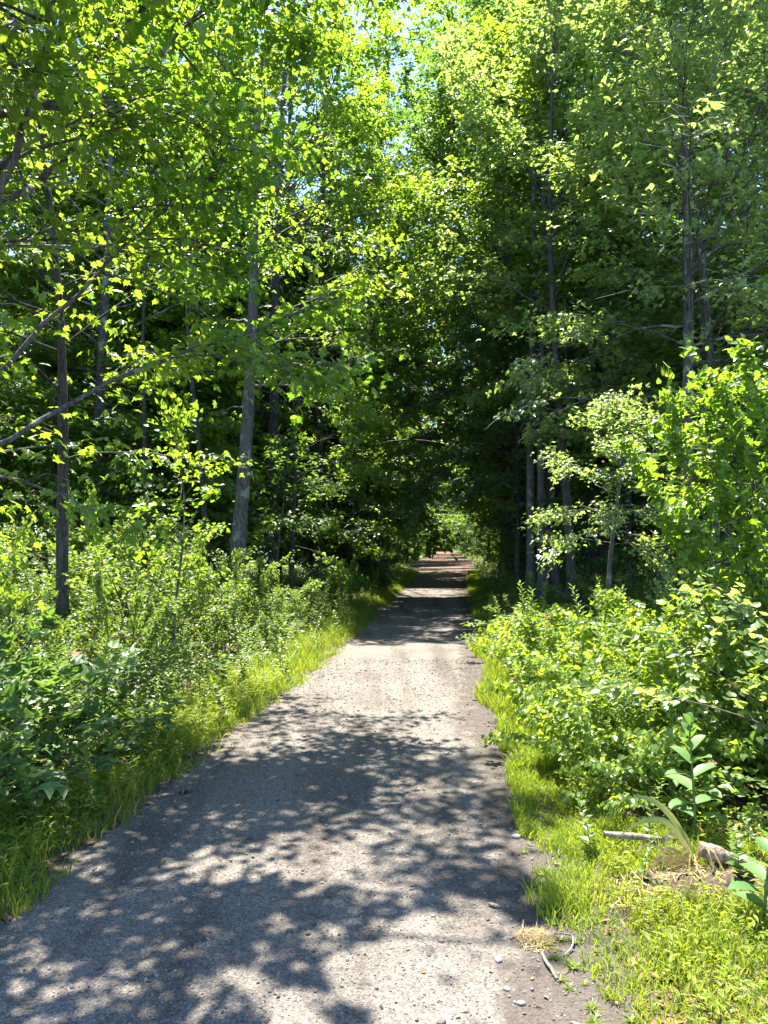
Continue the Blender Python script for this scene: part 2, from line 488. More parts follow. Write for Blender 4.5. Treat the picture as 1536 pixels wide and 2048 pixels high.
# ------------------------------------------------------------------ where the sun reaches the ground: canopy gaps over the path
LIT = [(-0.32, 4.5, 1.0, 3.2, 0.98), (0.05, 4.5, 3.1, 3.45, 0.95), (-0.75, -0.1, 3.55, 4.1, 0.75), (-2.2, -0.5, 2.0, 5.0, 0.2), (0.95, 3.6, 2.0, 9.2, 0.95), (-1.7, 1.9, 8.1, 11.8, 0.985), (0.2, 2.8, 21.5, 25.5, 0.85), (2.0, 5.2, 43.5, 46.5, 0.95),
       (-2.5, -0.5, 10.0, 17.0, 0.72), (-3.6, -1.6, 3.8, 7.2, 0.58), (-6.5, -1.0, 7.2, 13.5, 0.62), (-1.8, 0.2, 17.6, 20.4, 0.85), (-1.4, 1.3, 4.0, 8.1, 0.25), (-0.6, 2.0, 11.8, 20.5, 0.25)]
def sunny(P, rng):
    """mask of the leaves to keep: the canopy is open where light falls on the path"""
    sx = P[:, 0] - KX * P[:, 2]
    sy = P[:, 1] - KY * P[:, 2]
    sx = sx + 0.24 * vnoise(sx, sy, 5.0, 21) + 0.10 * vnoise(sx, sy, 14.0, 23)
    sy = sy + 0.22 * vnoise(sx, sy, 4.0, 22)
    keep = np.ones(len(P), bool)
    r = rng.random(len(P))
    high = P[:, 2] > 1.9
    for x0, x1, y0, y1, p in LIT:
        keep &= ~((sx > x0) & (sx < x1) & (sy > y0) & (sy < y1) & (r < p) & high)
    return keep

# ------------------------------------------------------------------ growing branches and leaves
def rot_z(v, a):
    c, s = np.cos(a), np.sin(a)
    return np.stack([v[..., 0] * c - v[..., 1] * s, v[..., 0] * s + v[..., 1] * c, v[..., 2]], -1)

def limb_path(p0, az, elev, L, rng, n=7, curl=0.0, wob=0.10):
    """a limb: starts at elev (radians) and bends by curl over its length"""
    pts = [np.array(p0, float)]
    e = elev
    a = az
    for i in range(n):
        a += rng.normal(0, wob * 1.3)
        e += curl / n + rng.normal(0, wob)
        d = np.array([cos(a) * cos(e), sin(a) * cos(e), sin(e)])
        pts.append(pts[-1] + d * L / n)
    return np.array(pts)

def along(P, t):
    m = len(P) - 1
    f = np.clip(np.asarray(t) * m, 0, m - 1e-6)
    i = f.astype(int)
    w = (f - i)[:, None]
    return P[i] * (1 - w) + P[i + 1] * w, nrm(P[i + 1] - P[i])

def twig_leaves(limb, rng, per_m, tl, nl, t0=0.25, spread=0.9, droop=0.15, flat=0.5, jitter=0.05, vup=0.0, wood=None, wr=0.006):
    """leaves along side twigs of a limb; returns P, D, N"""
    seg = np.linalg.norm(np.diff(limb, axis=0), axis=1).sum()
    nt = max(2, int(seg * (1 - t0) * per_m))
    t = t0 + (1 - t0) * np.sqrt(rng.random(nt))
    t[-1] = 1.0
    p, d = along(limb, t)
    side = np.where(rng.random(nt) < 0.5, -1, 1) * rng.uniform(0.3, spread + 0.3, nt)
    side[-1] = 0
    td = rot_z(d, side)
    td[:, 2] = td[:, 2] * 0.6 + rng.normal(vup, 0.22, nt)
    td = nrm(td)
    ln = tl * rng.uniform(0.45, 1.15, nt) * (1.15 - 0.5 * t)
    if wood is not None:
        for k in range(nt):
            e = p[k] + td[k] * ln[k]
            mid = (p[k] + e) / 2 + np.array([0, 0, 0.02])
            wood.tube([p[k], mid, e + np.array([0, 0, -droop * ln[k] * 0.6])], [wr, wr * 0.7, wr * 0.3], 3, False)
    k = np.repeat(np.arange(nt), nl)
    u = rng.random(len(k)) ** 0.75
    P = p[k] + td[k] * (ln[k] * u)[:, None]
    P = P + rng.normal(0, jitter, P.shape) * np.array([1, 1, 0.7])
    P[:, 2] -= droop * ln[k] * u * u
    D = rot_z(td[k], rng.normal(0, 0.9, len(k)))
    D[:, 2] -= rng.uniform(0.0, 0.9, len(k)) * (1 - flat) + 0.15
    D = nrm(D)
    N = np.stack([rng.normal(0, 1, len(k)), rng.normal(0, 1, len(k)), np.full(len(k), 1.0)], -1)
    N[:, :2] *= (1 - flat) * 1.2
    N = nrm(N)
    return P, D, N

def crown_r(h):
    return np.interp(h, [0, 0.12, 0.3, 0.55, 0.8, 1.0], [0.72, 0.95, 1.0, 0.78, 0.5, 0.22])

ND = 1.25
def make_tree(name, label, loc, H, r, cb, R, lean=(0, 0), limbs=40, per_m=7, tl=0.8, nl=14, leaf=0.10, tpl='kite', mat='ash', bark='bark', prune=True, seed=1,
              cat="tree", group=None, droop=0.15, flat=0.45, bend=0.15, extra=(), twigwood=False, stems=1, shift=(0, 0), tsides=10, elev=(0.05, 1.1), cut=None, wobble=1.0, lk=1.0):
    """tree > trunk (with its limbs), crown. loc: base; extra: limbs given as world points"""
    rng = np.random.default_rng(seed)
    loc = np.array([loc[0], loc[1], float(gz(loc[0], loc[1])) - 0.05])
    wood, fol = MB(), MB()
    LP, LD, LN = [], [], []
    def leafy(limb, t0=0.14, dens=1.0, tubes=None):
        """leaves of one limb; where nearly all fell to the canopy's gap, the bare limb is left out too"""
        tmp = MB() if twigwood else None
        P, D, N = twig_leaves(limb, rng, per_m * dens, tl, int(nl * ND), t0, 0.9, droop, flat, 0.07, 0.0, tmp)
        keep = P[:, 2] > 0.15
        if prune:
            keep &= sunny(P + loc, rng)
        if cut is not None:
            keep &= cut(P + loc, rng)
        if keep.mean() < 0.45 and tubes is not None:
            return False
        if tubes is not None:
            wood.tube(*tubes)
        if tmp is not None and keep.mean() > 0.5:
            for V, F, A, o in zip(tmp.V, tmp.F, tmp.A, np.cumsum([0] + [len(v) for v in tmp.V[:-1]])):
                wood.add(V, F - o, A)
        LP.append(P[keep]); LD.append(D[keep]); LN.append(N[keep])
        return True
    for s in range(stems):
        off = np.array([0.0, 0.0, 0.0]) if stems == 1 else np.array([0.17 * cos(2.1 * s + 0.4) * 1.6, 0.17 * sin(2.1 * s + 0.4), 0])
        ln2 = np.array(lean) + (rng.normal(0, 0.25, 2) if stems > 1 else 0)
        nn = 14
        zz = np.linspace(0, 1, nn)
        TP = np.stack([off[0] + ln2[0] * zz + bend * wobble * np.sin(zz * 5 + seed) * zz, off[1] + ln2[1] * zz + bend * wobble * np.cos(zz * 4 + seed * 2) * zz, H * zz], -1)
        TR = r * (1 - 0.86 * zz ** 0.9)
        TR[0] *= 1.7; TR[1] *= 1.04
        fine = np.linspace(0, 1, 40)
        tp, _ = along(TP, fine)
        tr = np.interp(fine, zz, TR) * (1 + 0.05 * rng.normal(0, 1, 40))
        wood.tube(tp, tr, tsides)
        nlimb = max(6, limbs // stems)
        for i in range(nlimb):
            h = (i + rng.random()) / nlimb
            zt = cb + (H * 0.98 - cb) * (h ** 0.9)
            f = zt / H
            p0, _ = along(TP, np.array([f * 0.97]))
            p0 = p0[0]
            az = i * 2.39996 + rng.normal(0, 0.35)
            Lb = R * crown_r(h) * rng.uniform(0.65, 1.12)
            ee = elev[0] + (elev[1] - elev[0]) * h + rng.normal(0, 0.12)
            lp = limb_path(p0 + np.array([shift[0], shift[1], 0]) * 0, az, ee + 0.25, Lb * 1.05, rng, 7, -0.45 * (1 - h) - 0.1)
            lp = lp + np.array([shift[0], shift[1], 0]) * np.linspace(0, 1, len(lp))[:, None]
            rb = max(0.009, np.interp(f, zz, TR) * 0.33) * min(1, Lb / 2.5)
            ok = leafy(lp, tubes=(lp, np.linspace(rb, 0.005, len(lp)), 5, False))
            if ok and Lb > 1.1:
                for q in range(3):
                    t = rng.uniform(0.2, 0.7)
                    pp, dd = along(lp, np.array([t]))
                    a2 = math.atan2(dd[0][1], dd[0][0]) + rng.choice([-1, 1]) * rng.uniform(0.4, 0.9)
                    l2 = limb_path(pp[0], a2, ee + rng.normal(0.1, 0.2), Lb * rng.uniform(0.4, 0.65), rng, 5, -0.3)
                    leafy(l2, 0.08, tubes=(l2, np.linspace(rb * 0.55, 0.004, len(l2)), 4, False))
        # leader
        leafy(tp[-10:], 0.0, 1.5)
    for pts, r0, r1, dens in extra:
        W = np.array(pts, float) - loc
        W = np.vstack([W[:1], W])
        W = np.array([along(W[1:], np.array([u]))[0][0] for u in np.linspace(0, 1, 16)])
        W[1:-1] += rng.normal(0, 0.015, (14, 3))
        wood.tube(W, np.linspace(r0, r1, 16), 7, False)
        if dens > 0:
            leafy(W, 0.2, dens)
            for q in range(4):
                t = rng.uniform(0.3, 0.9)
                pp, dd = along(W, np.array([t]))
                a2 = math.atan2(dd[0][1], dd[0][0]) + rng.choice([-1, 1]) * rng.uniform(0.4, 1.0)
                l2 = limb_path(pp[0], a2, rng.normal(0.15, 0.25), rng.uniform(0.7, 1.4), rng, 5, -0.3)
                leafy(l2, 0.1, dens, tubes=(l2, np.linspace(r1 * 1.2 + 0.003, 0.004, len(l2)), 4, False))
    P = np.concatenate(LP); D = np.concatenate(LD); N = np.concatenate(LN)
    T, TF = TPL[tpl]
    tone = 0.5 + 0.28 * vnoise(P[:, 0], P[:, 1] + P[:, 2], 1.6, seed) + rng.normal(0, 0.22, len(P))
    fol.leaves(T, TF, P, D, N, leaf * rng.uniform(0.45, 1.35, len(P)) * lk, np.clip(tone, 0, 1))
    root = empty(name, loc)
    tag(root, label, cat, group)
    wood.build("trunk", M[bark], root, True)
    fol.build("crown", M[mat], root)
    return root

def make_shrub(name, label, loc, stems=14, L=1.5, elev=(0.9, 1.5), per_m=11, tl=0.35, nl=9, leaf=0.055, tpl='kite', mat='shrub', seed=1, cat="shrub", group=None,
               droop=0.1, flat=0.35, curl=-0.5, base_r=0.25, rstem=0.012, prune=False, part="foliage", hang=0.0, t0=0.15, ground=True):
    rng = np.random.default_rng(seed)
    z = float(gz(loc[0], loc[1])) - 0.03 if ground else loc[2]
    loc = np.array([loc[0], loc[1], z])
    wood, fol = MB(), MB()
    LP, LD, LN = [], [], []
    for i in range(stems):
        a = i * 2.4 + rng.normal(0, 0.4)
        e = rng.uniform(*elev)
        b = np.array([cos(a), sin(a), 0]) * base_r * rng.random()
        lp = limb_path(b, a, e, L * rng.uniform(0.6, 1.1), rng, 8, curl * rng.uniform(0.4, 1.3), 0.09)
        wood.tube(lp, np.linspace(rstem, rstem * 0.25, len(lp)), 5, False)
        P, D, N = twig_leaves(lp, rng, per_m, tl, nl, t0, 1.1, droop, flat, 0.035, 0.15, wood, rstem * 0.25)
        LP.append(P); LD.append(D); LN.append(N)
    P = np.concatenate(LP); D = np.concatenate(LD); N = np.concatenate(LN)
    if hang:
        D[:, 2] -= hang
        D = nrm(D)
        N = nrm(N + np.stack([P[:, 0], P[:, 1], 0 * P[:, 0]], -1) * hang)
    k = P[:, 2] > 0.03
    P, D, N = P[k], D[k], N[k]
    tone = 0.5 + 0.25 * vnoise(P[:, 0], P[:, 1] + P[:, 2], 3, seed) + rng.normal(0, 0.22, len(P))
    T, TF = TPL[tpl]
    fol.leaves(T, TF, P, D, N, leaf * rng.uniform(0.55, 1.3, len(P)), np.clip(tone, 0, 1))
    root = empty(name, loc)
    tag(root, label, cat, group)
    wood.build("stem", M['woody'], root, True)
    fol.build(part, M[mat], root)
    return root

#==PART2==
# ------------------------------------------------------------------ trees that stand by themselves
def clear_view(P, rng):
    """nothing hangs right in front of the person who walks here"""
    d = np.linalg.norm(P - np.array([0, 0, CAM_Z]), axis=1)
    return ~((d < 3.3) & (P[:, 1] > 0.2))

make_tree("maple_tree", "nearest maple, its lichened limbs reaching over the gravel from beyond the edge of the verge", (-3.75, 5.0), 8.2, 0.13, 2.3, 3.3, seed=11, limbs=48, per_m=6.5, tl=0.75, nl=17,
          leaf=0.076, tpl='maple', mat='maple', bark='bark', twigwood=True, cut=clear_view, flat=0.25, droop=0.25, elev=(0.15, 1.2),
          extra=[([(-3.7, 5.0, 1.75), px(0, 890, 5.2), px(250, 750, 5.8), px(560, 640, 6.8), px(720, 560, 7.6)], 0.025, 0.006, 2.2),
                 ([(-3.72, 5.0, 2.6), px(-90, 480, 5.0), px(130, 310, 5.2), px(250, 170, 5.3), px(430, 0, 5.5), px(540, -140, 5.7)], 0.030, 0.007, 1.4),
                 ([(-3.72, 5.0, 2.4), px(-90, 520, 4.7), px(20, 370, 4.6), px(60, 200, 4.6), px(100, 40, 4.6), px(115, -100, 4.6)], 0.035, 0.010, 0.8),
                 ([(-3.74, 5.0, 3.3), px(-100, 250, 4.8), px(0, 232, 4.8), px(110, 215, 4.9), px(200, 110, 5.0), px(285, 20, 5.1), px(340, -90, 5.1)], 0.035, 0.010, 0.9),
                 ([(-3.72, 5.0, 2.2), px(-60, 800, 5.4), px(180, 560, 5.9), px(330, 420, 6.3), px(480, 350, 6.8)], 0.026, 0.007, 1.5),
                 ([(-3.75, 5.0, 3.5), (-2.4, 5.2, 5.3), (-0.8, 5.6, 6.6), (0.7, 5.8, 7.1)], 0.04, 0.008, 2.6),
                 ([(-3.75, 5.0, 3.3), (-2.4, 4.5, 4.9), (-1.1, 4.6, 5.9), (0.0, 4.9, 6.4)], 0.04, 0.008, 2.6),
                 ([(-3.75, 5.0, 3.9), (-2.3, 6.1, 5.8), (-0.9, 7.0, 6.9), (0.7, 7.5, 7.7)], 0.04, 0.008, 2.6),
                 ([(-3.75, 5.0, 3.0), (-2.8, 4.2, 4.3), (-1.9, 3.9, 5.2), (-1.0, 3.8, 5.7)], 0.035, 0.008, 2.4),
                 ([(-3.75, 5.0, 4.5), (-2.4, 6.8, 6.6), (-1.2, 8.2, 7.9), (0.2, 8.8, 8.6)], 0.04, 0.008, 2.2)])
make_tree("maple_tree", "slim leaning maple rising from the shrubs, dark trunk furrowed and bare low down", (-3.55, 8.6), 7.8, 0.085, 2.6, 3.4, (-0.45, 0.2), seed=12, limbs=56, per_m=6.5, tl=0.75, nl=16,
          leaf=0.078, tpl='star', mat='maple', bark='darkbark', twigwood=True, flat=0.25, droop=0.22)
make_tree("forest_tree", "straight grey trunk standing alone at the wood's edge behind the sunlit goldenrod", (-2.62, 13.2), 11.2, 0.155, 3.9, 3.6, (0.6, 0.4), seed=13, limbs=56, per_m=6.5, tl=0.85, nl=20,
          leaf=0.085, tpl='star', mat='maple', bark='bark', flat=0.3, tsides=14)
make_tree("forest_tree", "thin crooked tree close behind the straight grey trunk", (-3.25, 14.3), 9, 0.07, 4.6, 1.8, (-0.5, 0.2), seed=14, limbs=18, leaf=0.11, mat='wood', bark='darkbark', bend=0.3)
make_tree("forest_tree", "tall full crowned tree whose dark forked stem shows against the sky gap", (-2.7, 18.2), 16.2, 0.19, 4.4, 4.2, (0.3, 0.3), seed=15, limbs=62, per_m=6.5, tl=0.95, nl=24,
          leaf=0.10, tpl='star', mat='maple', bark='darkbark', droop=0.3)
make_tree("maple_tree", "yellow green maple filling the space between the leaning maple and the wood", (-6.6, 11.2), 9, 0.13, 2.6, 3.6, seed=16, limbs=50, per_m=6.5, tl=0.85, nl=17, leaf=0.12, tpl='star', mat='maple')
make_tree("forest_tree", "leafy tree with a sunlit yellowish top, behind the leaning maple's crown", (-6.0, 16.2), 13.5, 0.16, 3.2, 3.8, seed=17, limbs=54, per_m=6.5, tl=0.95, nl=17, leaf=0.135, mat='maple')
make_tree("forest_tree", "outermost tree of the row, its crown cut by the picture's left border", (-9.3, 17.5), 14, 0.17, 3.0, 4.0, seed=18, limbs=44, per_m=5, tl=1.0, nl=14, leaf=0.15, mat='ash')
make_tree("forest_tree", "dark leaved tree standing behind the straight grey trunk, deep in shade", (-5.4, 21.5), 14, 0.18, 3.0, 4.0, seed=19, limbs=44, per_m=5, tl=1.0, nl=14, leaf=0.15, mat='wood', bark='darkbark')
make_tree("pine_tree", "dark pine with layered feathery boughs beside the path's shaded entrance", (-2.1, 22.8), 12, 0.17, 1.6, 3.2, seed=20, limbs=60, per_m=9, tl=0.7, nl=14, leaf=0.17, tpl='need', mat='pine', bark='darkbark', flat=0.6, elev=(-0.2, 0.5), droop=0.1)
make_tree("pine_tree", "second dark pine, set farther back from the path than the layered one", (-4.0, 25.5), 14, 0.18, 1.8, 3.4, seed=21, limbs=56, per_m=8, tl=0.75, nl=14, leaf=0.19, tpl='need', mat='pine', bark='darkbark', flat=0.6, elev=(-0.2, 0.5), droop=0.1)
make_tree("beech_sapling", "bright yellow green sapling catching the sun in front of the dark pine", (-0.75, 20.2), 5.6, 0.035, 1.4, 1.35, seed=22, limbs=24, per_m=9, tl=0.5, nl=12, leaf=0.085, mat='maple', flat=0.7, prune=False, cat="sapling")
make_tree("maple_sapling", "low shaded maple sapling with flat sprays beside the straight grey trunk", (-2.1, 15.3), 3.6, 0.03, 0.9, 1.5, seed=23, limbs=20, per_m=8, tl=0.5, nl=11, leaf=0.09, tpl='star', mat='wood', flat=0.7, prune=False, cat="sapling")
make_tree("cherry_sapling", "slender sapling with sparse upright sprigs in front of the straight trunk's shade", (-2.5, 9.2), 3.2, 0.022, 1.0, 0.75, seed=24, limbs=16, per_m=9, tl=0.35, nl=8, leaf=0.075, tpl='heart', mat='bright', elev=(0.5, 1.2), prune=False, cat="sapling")

# the right side
make_tree("oak_tree", "pale leaved oak with a lichen spotted trunk behind the vine thicket", (3.95, 10.0), 10.5, 0.105, 3.3, 3.4, (0.1, 0.3), seed=31, limbs=44, per_m=7, tl=0.75, nl=12, leaf=0.085, tpl='star', mat='pale', bark='lichenbark', twigwood=True, flat=0.55, bend=0.2)
make_tree("oak_tree", "slim oak with a wavering stem between two lichened trunks", (4.75, 11.0), 10.8, 0.075, 3.4, 3.2, (-0.2, 0.4), seed=32, limbs=38, per_m=7, tl=0.75, nl=12, leaf=0.09, tpl='star', mat='pale', bark='lichenbark', flat=0.55, bend=0.3)
make_tree("oak_tree", "forked oak at the picture's right border, its stems leaning apart", (5.55, 11.6), 11.2, 0.09, 3.4, 3.4, (-0.3, 0.5), seed=33, limbs=40, per_m=6, tl=0.8, nl=12, leaf=0.095, tpl='star', mat='pale', bark='lichenbark', stems=2, bend=0.25)
make_tree("oak_tree", "tiered oak reaching towards the path, its pale sprays one above the other", (3.35, 13.6), 12.2, 0.09, 4.0, 3.5, (-0.4, 0.3), seed=34, limbs=46, per_m=7, tl=0.85, nl=12, leaf=0.10, tpl='star', mat='pale', bark='darkbark', flat=0.65, bend=0.2)
make_tree("hawthorn_tree", "small rounded pale green tree bulging out above the right hand thicket", (2.75, 9.3), 3.15, 0.045, 1.55, 1.0, seed=35, limbs=36, per_m=13, tl=0.4, nl=15, leaf=0.055, tpl='star', mat='pale', twigwood=True, flat=0.5, elev=(-0.25, 1.1), prune=False)
make_tree("forest_tree", "three stemmed grey tree at the shaded wood's edge on the path's right", (3.3, 16.0), 13.8, 0.105, 5.2, 3.2, (0.1, 0.3), seed=36, limbs=45, per_m=6, tl=0.85, nl=12, leaf=0.115, mat='ash', bark='bark', stems=3)
make_tree("forest_tree", "thick dark trunked tree beside the three stemmed one", (4.95, 18.0), 15.6, 0.25, 6.0, 4.2, seed=37, limbs=46, per_m=6, tl=0.95, nl=12, leaf=0.125, mat='ash', bark='darkbark')
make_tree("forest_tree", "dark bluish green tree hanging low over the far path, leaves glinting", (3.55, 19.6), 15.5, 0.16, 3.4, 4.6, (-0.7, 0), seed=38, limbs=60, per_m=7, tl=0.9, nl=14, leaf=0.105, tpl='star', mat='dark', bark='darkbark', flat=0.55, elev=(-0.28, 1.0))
make_tree("oak_tree", "tallest bright green oak, crown spreading against the blue sky over the path", (4.1, 25.0), 22, 0.26, 8.5, 5.0, (-1.0, -0.3), seed=39, limbs=60, per_m=5.5, tl=1.15, nl=16, leaf=0.13, tpl='star', mat='bright', bark='darkbark', flat=0.35,
          extra=[(np.array([(3.2, 24.8, 11.2), px(1020, 330, 24.5), px(985, 290, 24.2), px(960, 235, 24.0), px(940, 190, 24.0)]), 0.13, 0.03, 0.8)])
make_tree("forest_tree", "leafy tree in the row behind the lichened oaks, half hidden by their sprays", (6.6, 14.8), 11.5, 0.15, 2.8, 3.6, seed=40, limbs=42, per_m=6, tl=0.9, nl=11, leaf=0.125, mat='ash', bark='bark')
make_tree("forest_tree", "shaded tree deep behind the forked oak at the border", (9.0, 18.0), 14.5, 0.16, 3.0, 4.0, seed=41, limbs=42, per_m=5, tl=1.0, nl=14, leaf=0.15, mat='wood', bark='darkbark')
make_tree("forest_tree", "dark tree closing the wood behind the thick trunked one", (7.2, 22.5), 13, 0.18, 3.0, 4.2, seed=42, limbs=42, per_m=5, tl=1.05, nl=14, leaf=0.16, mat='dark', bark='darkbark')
make_tree("pine_tree", "dark pine with dead lower twigs seen past the lichen spotted trunk", (6.0, 16.8), 15, 0.17, 1.6, 2.4, seed=43, limbs=44, per_m=8, tl=0.6, nl=12, leaf=0.17, tpl='need', mat='pine', bark='darkbark', elev=(-0.3, 0.4), flat=0.6)
make_tree("maple_sapling", "maple sapling with large shining leaves leaning out of the vine thicket", (3.05, 6.2), 2.65, 0.022, 0.9, 0.95, (-0.45, -0.2), seed=44, limbs=18, per_m=8, tl=0.4, nl=8, leaf=0.075, tpl='maple', mat='bright', flat=0.35, droop=0.2, prune=False, twigwood=True, cat="sapling")

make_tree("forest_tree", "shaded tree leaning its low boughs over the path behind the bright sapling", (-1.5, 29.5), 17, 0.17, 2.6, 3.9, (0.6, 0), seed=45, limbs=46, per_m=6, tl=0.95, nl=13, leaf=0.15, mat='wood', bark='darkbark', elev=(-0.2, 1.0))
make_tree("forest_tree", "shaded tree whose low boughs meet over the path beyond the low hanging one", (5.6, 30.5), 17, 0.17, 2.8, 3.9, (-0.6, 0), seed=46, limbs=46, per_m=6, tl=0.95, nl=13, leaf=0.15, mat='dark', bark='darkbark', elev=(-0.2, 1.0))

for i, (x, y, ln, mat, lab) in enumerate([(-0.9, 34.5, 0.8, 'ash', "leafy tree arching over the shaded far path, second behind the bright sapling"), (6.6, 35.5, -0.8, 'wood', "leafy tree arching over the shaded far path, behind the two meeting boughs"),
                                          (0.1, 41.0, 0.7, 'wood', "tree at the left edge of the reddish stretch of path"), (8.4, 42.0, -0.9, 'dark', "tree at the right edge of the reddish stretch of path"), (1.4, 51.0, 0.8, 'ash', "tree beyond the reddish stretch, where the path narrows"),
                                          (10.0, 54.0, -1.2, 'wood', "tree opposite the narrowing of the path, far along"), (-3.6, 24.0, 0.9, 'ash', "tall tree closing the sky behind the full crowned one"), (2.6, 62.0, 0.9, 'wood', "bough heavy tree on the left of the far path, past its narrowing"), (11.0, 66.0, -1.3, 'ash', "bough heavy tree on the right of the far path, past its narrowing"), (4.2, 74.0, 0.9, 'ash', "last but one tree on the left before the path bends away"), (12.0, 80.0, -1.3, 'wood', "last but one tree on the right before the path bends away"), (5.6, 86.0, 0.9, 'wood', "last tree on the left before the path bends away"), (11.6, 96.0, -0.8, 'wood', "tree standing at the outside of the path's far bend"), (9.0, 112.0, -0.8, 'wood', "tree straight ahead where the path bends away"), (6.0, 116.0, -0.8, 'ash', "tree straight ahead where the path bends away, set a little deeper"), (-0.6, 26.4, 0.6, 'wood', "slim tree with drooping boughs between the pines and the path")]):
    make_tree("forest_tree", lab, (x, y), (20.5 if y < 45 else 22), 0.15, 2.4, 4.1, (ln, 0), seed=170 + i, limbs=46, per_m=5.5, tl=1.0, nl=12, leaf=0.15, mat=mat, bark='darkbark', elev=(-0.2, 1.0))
for i, (x, y, H, R, mat, lab) in enumerate([(-1.9, 21.4, 17.5, 3.4, 'maple', "sunlit high crowned tree between the full crowned one and the gap of sky"), (-4.6, 19.0, 16.0, 3.4, 'maple', "sunlit high crowned tree just outside the full crowned one"),
                                            (-3.9, 28.0, 21.5, 4.0, 'ash', "very tall tree whose top fills the sky behind the dark pines"), (4.9, 29.0, 23.5, 4.6, 'bright', "very tall bright tree behind the tallest oak, meeting the crowns across the path"), (-0.9, 30.8, 22.5, 4.2, 'ash', "very tall tree on the path's left, closing the crowns over the shaded stretch"), (-7.6, 21.0, 17.5, 3.8, 'ash', "tall tree filling the sky above the yellow green maple")]):
    make_tree("forest_tree", lab, (x, y), H, 0.13, 5.0 if y < 27 else 7.0, R, (0.4 if x < 0 else -1.4, 0), seed=190 + i, limbs=54, per_m=6, tl=0.95, nl=17, leaf=0.115, tpl='star', mat=mat, bark='darkbark', droop=0.25)
# the lower, sunlit tier of the wood's edge
for i, (x, y, H, R, mat, tpl, cb, lab) in enumerate([
        (-2.0, 16.6, 6.5, 2.0, 'maple', 'star', 1.6, "young maple between the straight grey trunk and the goldenrod row"), (-1.7, 19.6, 8.5, 2.2, 'ash', 'star', 2.0, "mid height leafy tree just before the bright sapling, left of the path"),
        (-4.6, 14.8, 8.0, 2.3, 'maple', 'star', 1.5, "mid height maple behind the thin crooked tree"), (-7.9, 13.6, 7.5, 2.4, 'maple', 'star', 1.0, "low crowned maple behind the thicket near the border"),
        (-3.6, 19.2, 9.5, 2.4, 'ash', 'star', 2.0, "mid height tree in the shade between two tall crowned ones"), (-1.2, 25.6, 9.0, 2.2, 'wood', 'kite', 1.8, "mid height tree behind the layered pine, close to the path"),
        (-6.8, 18.6, 9.0, 2.5, 'maple', 'star', 1.5, "mid height tree filling the gap behind the yellow green maple"), (3.1, 18.0, 6.5, 1.8, 'dark', 'star', 1.8, "low dark tree between the three stemmed tree and the path"),
        (4.6, 14.6, 7.5, 2.1, 'pale', 'star', 2.0, "mid height pale tree behind the tiered oak"), (6.0, 13.0, 7.5, 2.1, 'pale', 'star', 1.8, "mid height pale tree at the back of the border oaks"),
        (3.9, 23.4, 9.5, 2.4, 'bright', 'star', 2.4, "mid height bright tree beneath the tallest oak"), (4.5, 27.0, 10.5, 2.6, 'ash', 'star', 2.4, "leafy tree on the path's right between the tallest oak and the far wood"),
        (6.4, 9.4, 5.5, 1.9, 'pale', 'star', 0.8, "broad low tree at the right border behind the vines"), (-5.9, 9.0, 5.0, 1.8, 'maple', 'star', 0.9, "small maple at the left border, behind the leaning one")]):
    make_tree("edge_tree", lab, (x, y), H, 0.02 + 0.008 * H, cb, R, seed=150 + i, limbs=34, per_m=7, tl=0.7, nl=14, leaf=0.085 + 0.0015 * y, tpl=tpl, mat=mat, bark='darkbark', flat=0.45, elev=(-0.05, 1.0))

# ------------------------------------------------------------------ the wood farther back: copies of a few kinds
def proto_trees():
    out = []
    for i, (H, r, cb, R, mat, tpl, lf, bk) in enumerate([(18, 0.16, 3.0, 3.6, 'wood', 'kite', 0.19, 'darkbark'), (19, 0.14, 4.5, 3.3, 'dark', 'kite', 0.19, 'darkbark'), (17, 0.12, 3.6, 3.4, 'ash', 'kite', 0.19, 'bark'),
                                                        (18, 0.18, 2.0, 3.2, 'pine', 'need', 0.24, 'darkbark')]):
        nm = "pine_tree" if mat == 'pine' else "forest_tree"
        out.append(make_tree(nm, None, (0, -60 - 8 * i), H, r, cb, R, seed=60 + i, limbs=44, per_m=5.5, tl=1.0, nl=16, leaf=lf * 0.85, tpl=tpl, mat=mat, bark=bk, prune=False, tsides=8, flat=0.45))
    return out
def proto_saplings():
    out = []
    for i, (H, cb, R, mat, lf) in enumerate([(4.5, 0.5, 1.5, 'wood', 0.10), (3.2, 0.4, 1.4, 'bright', 0.09), (6.0, 0.8, 1.8, 'wood', 0.11)]):
        out.append(make_tree("understory_sapling", None, (0, -100 - 8 * i), H, 0.03, cb, R, seed=70 + i, limbs=32, per_m=9, tl=0.55, nl=12, leaf=lf, mat=mat, bark='darkbark', prune=False, flat=0.7, tsides=6, cat="sapling"))
    return out
PT, PS = proto_trees(), proto_saplings()
used = set()
def place(proto, x, y, rz, sc, label, cat, group):
    z = float(gz(x, y)) - 0.05
    if proto.name not in used:
        used.add(proto.name)
        proto.location = (x, y, z); proto.rotation_euler = (0, 0, rz); proto.scale = (sc,) * 3
        tag(proto, label, cat, group)
        return proto
    return copy_tree(proto, (x, y, z), rz, sc, label, cat, group)

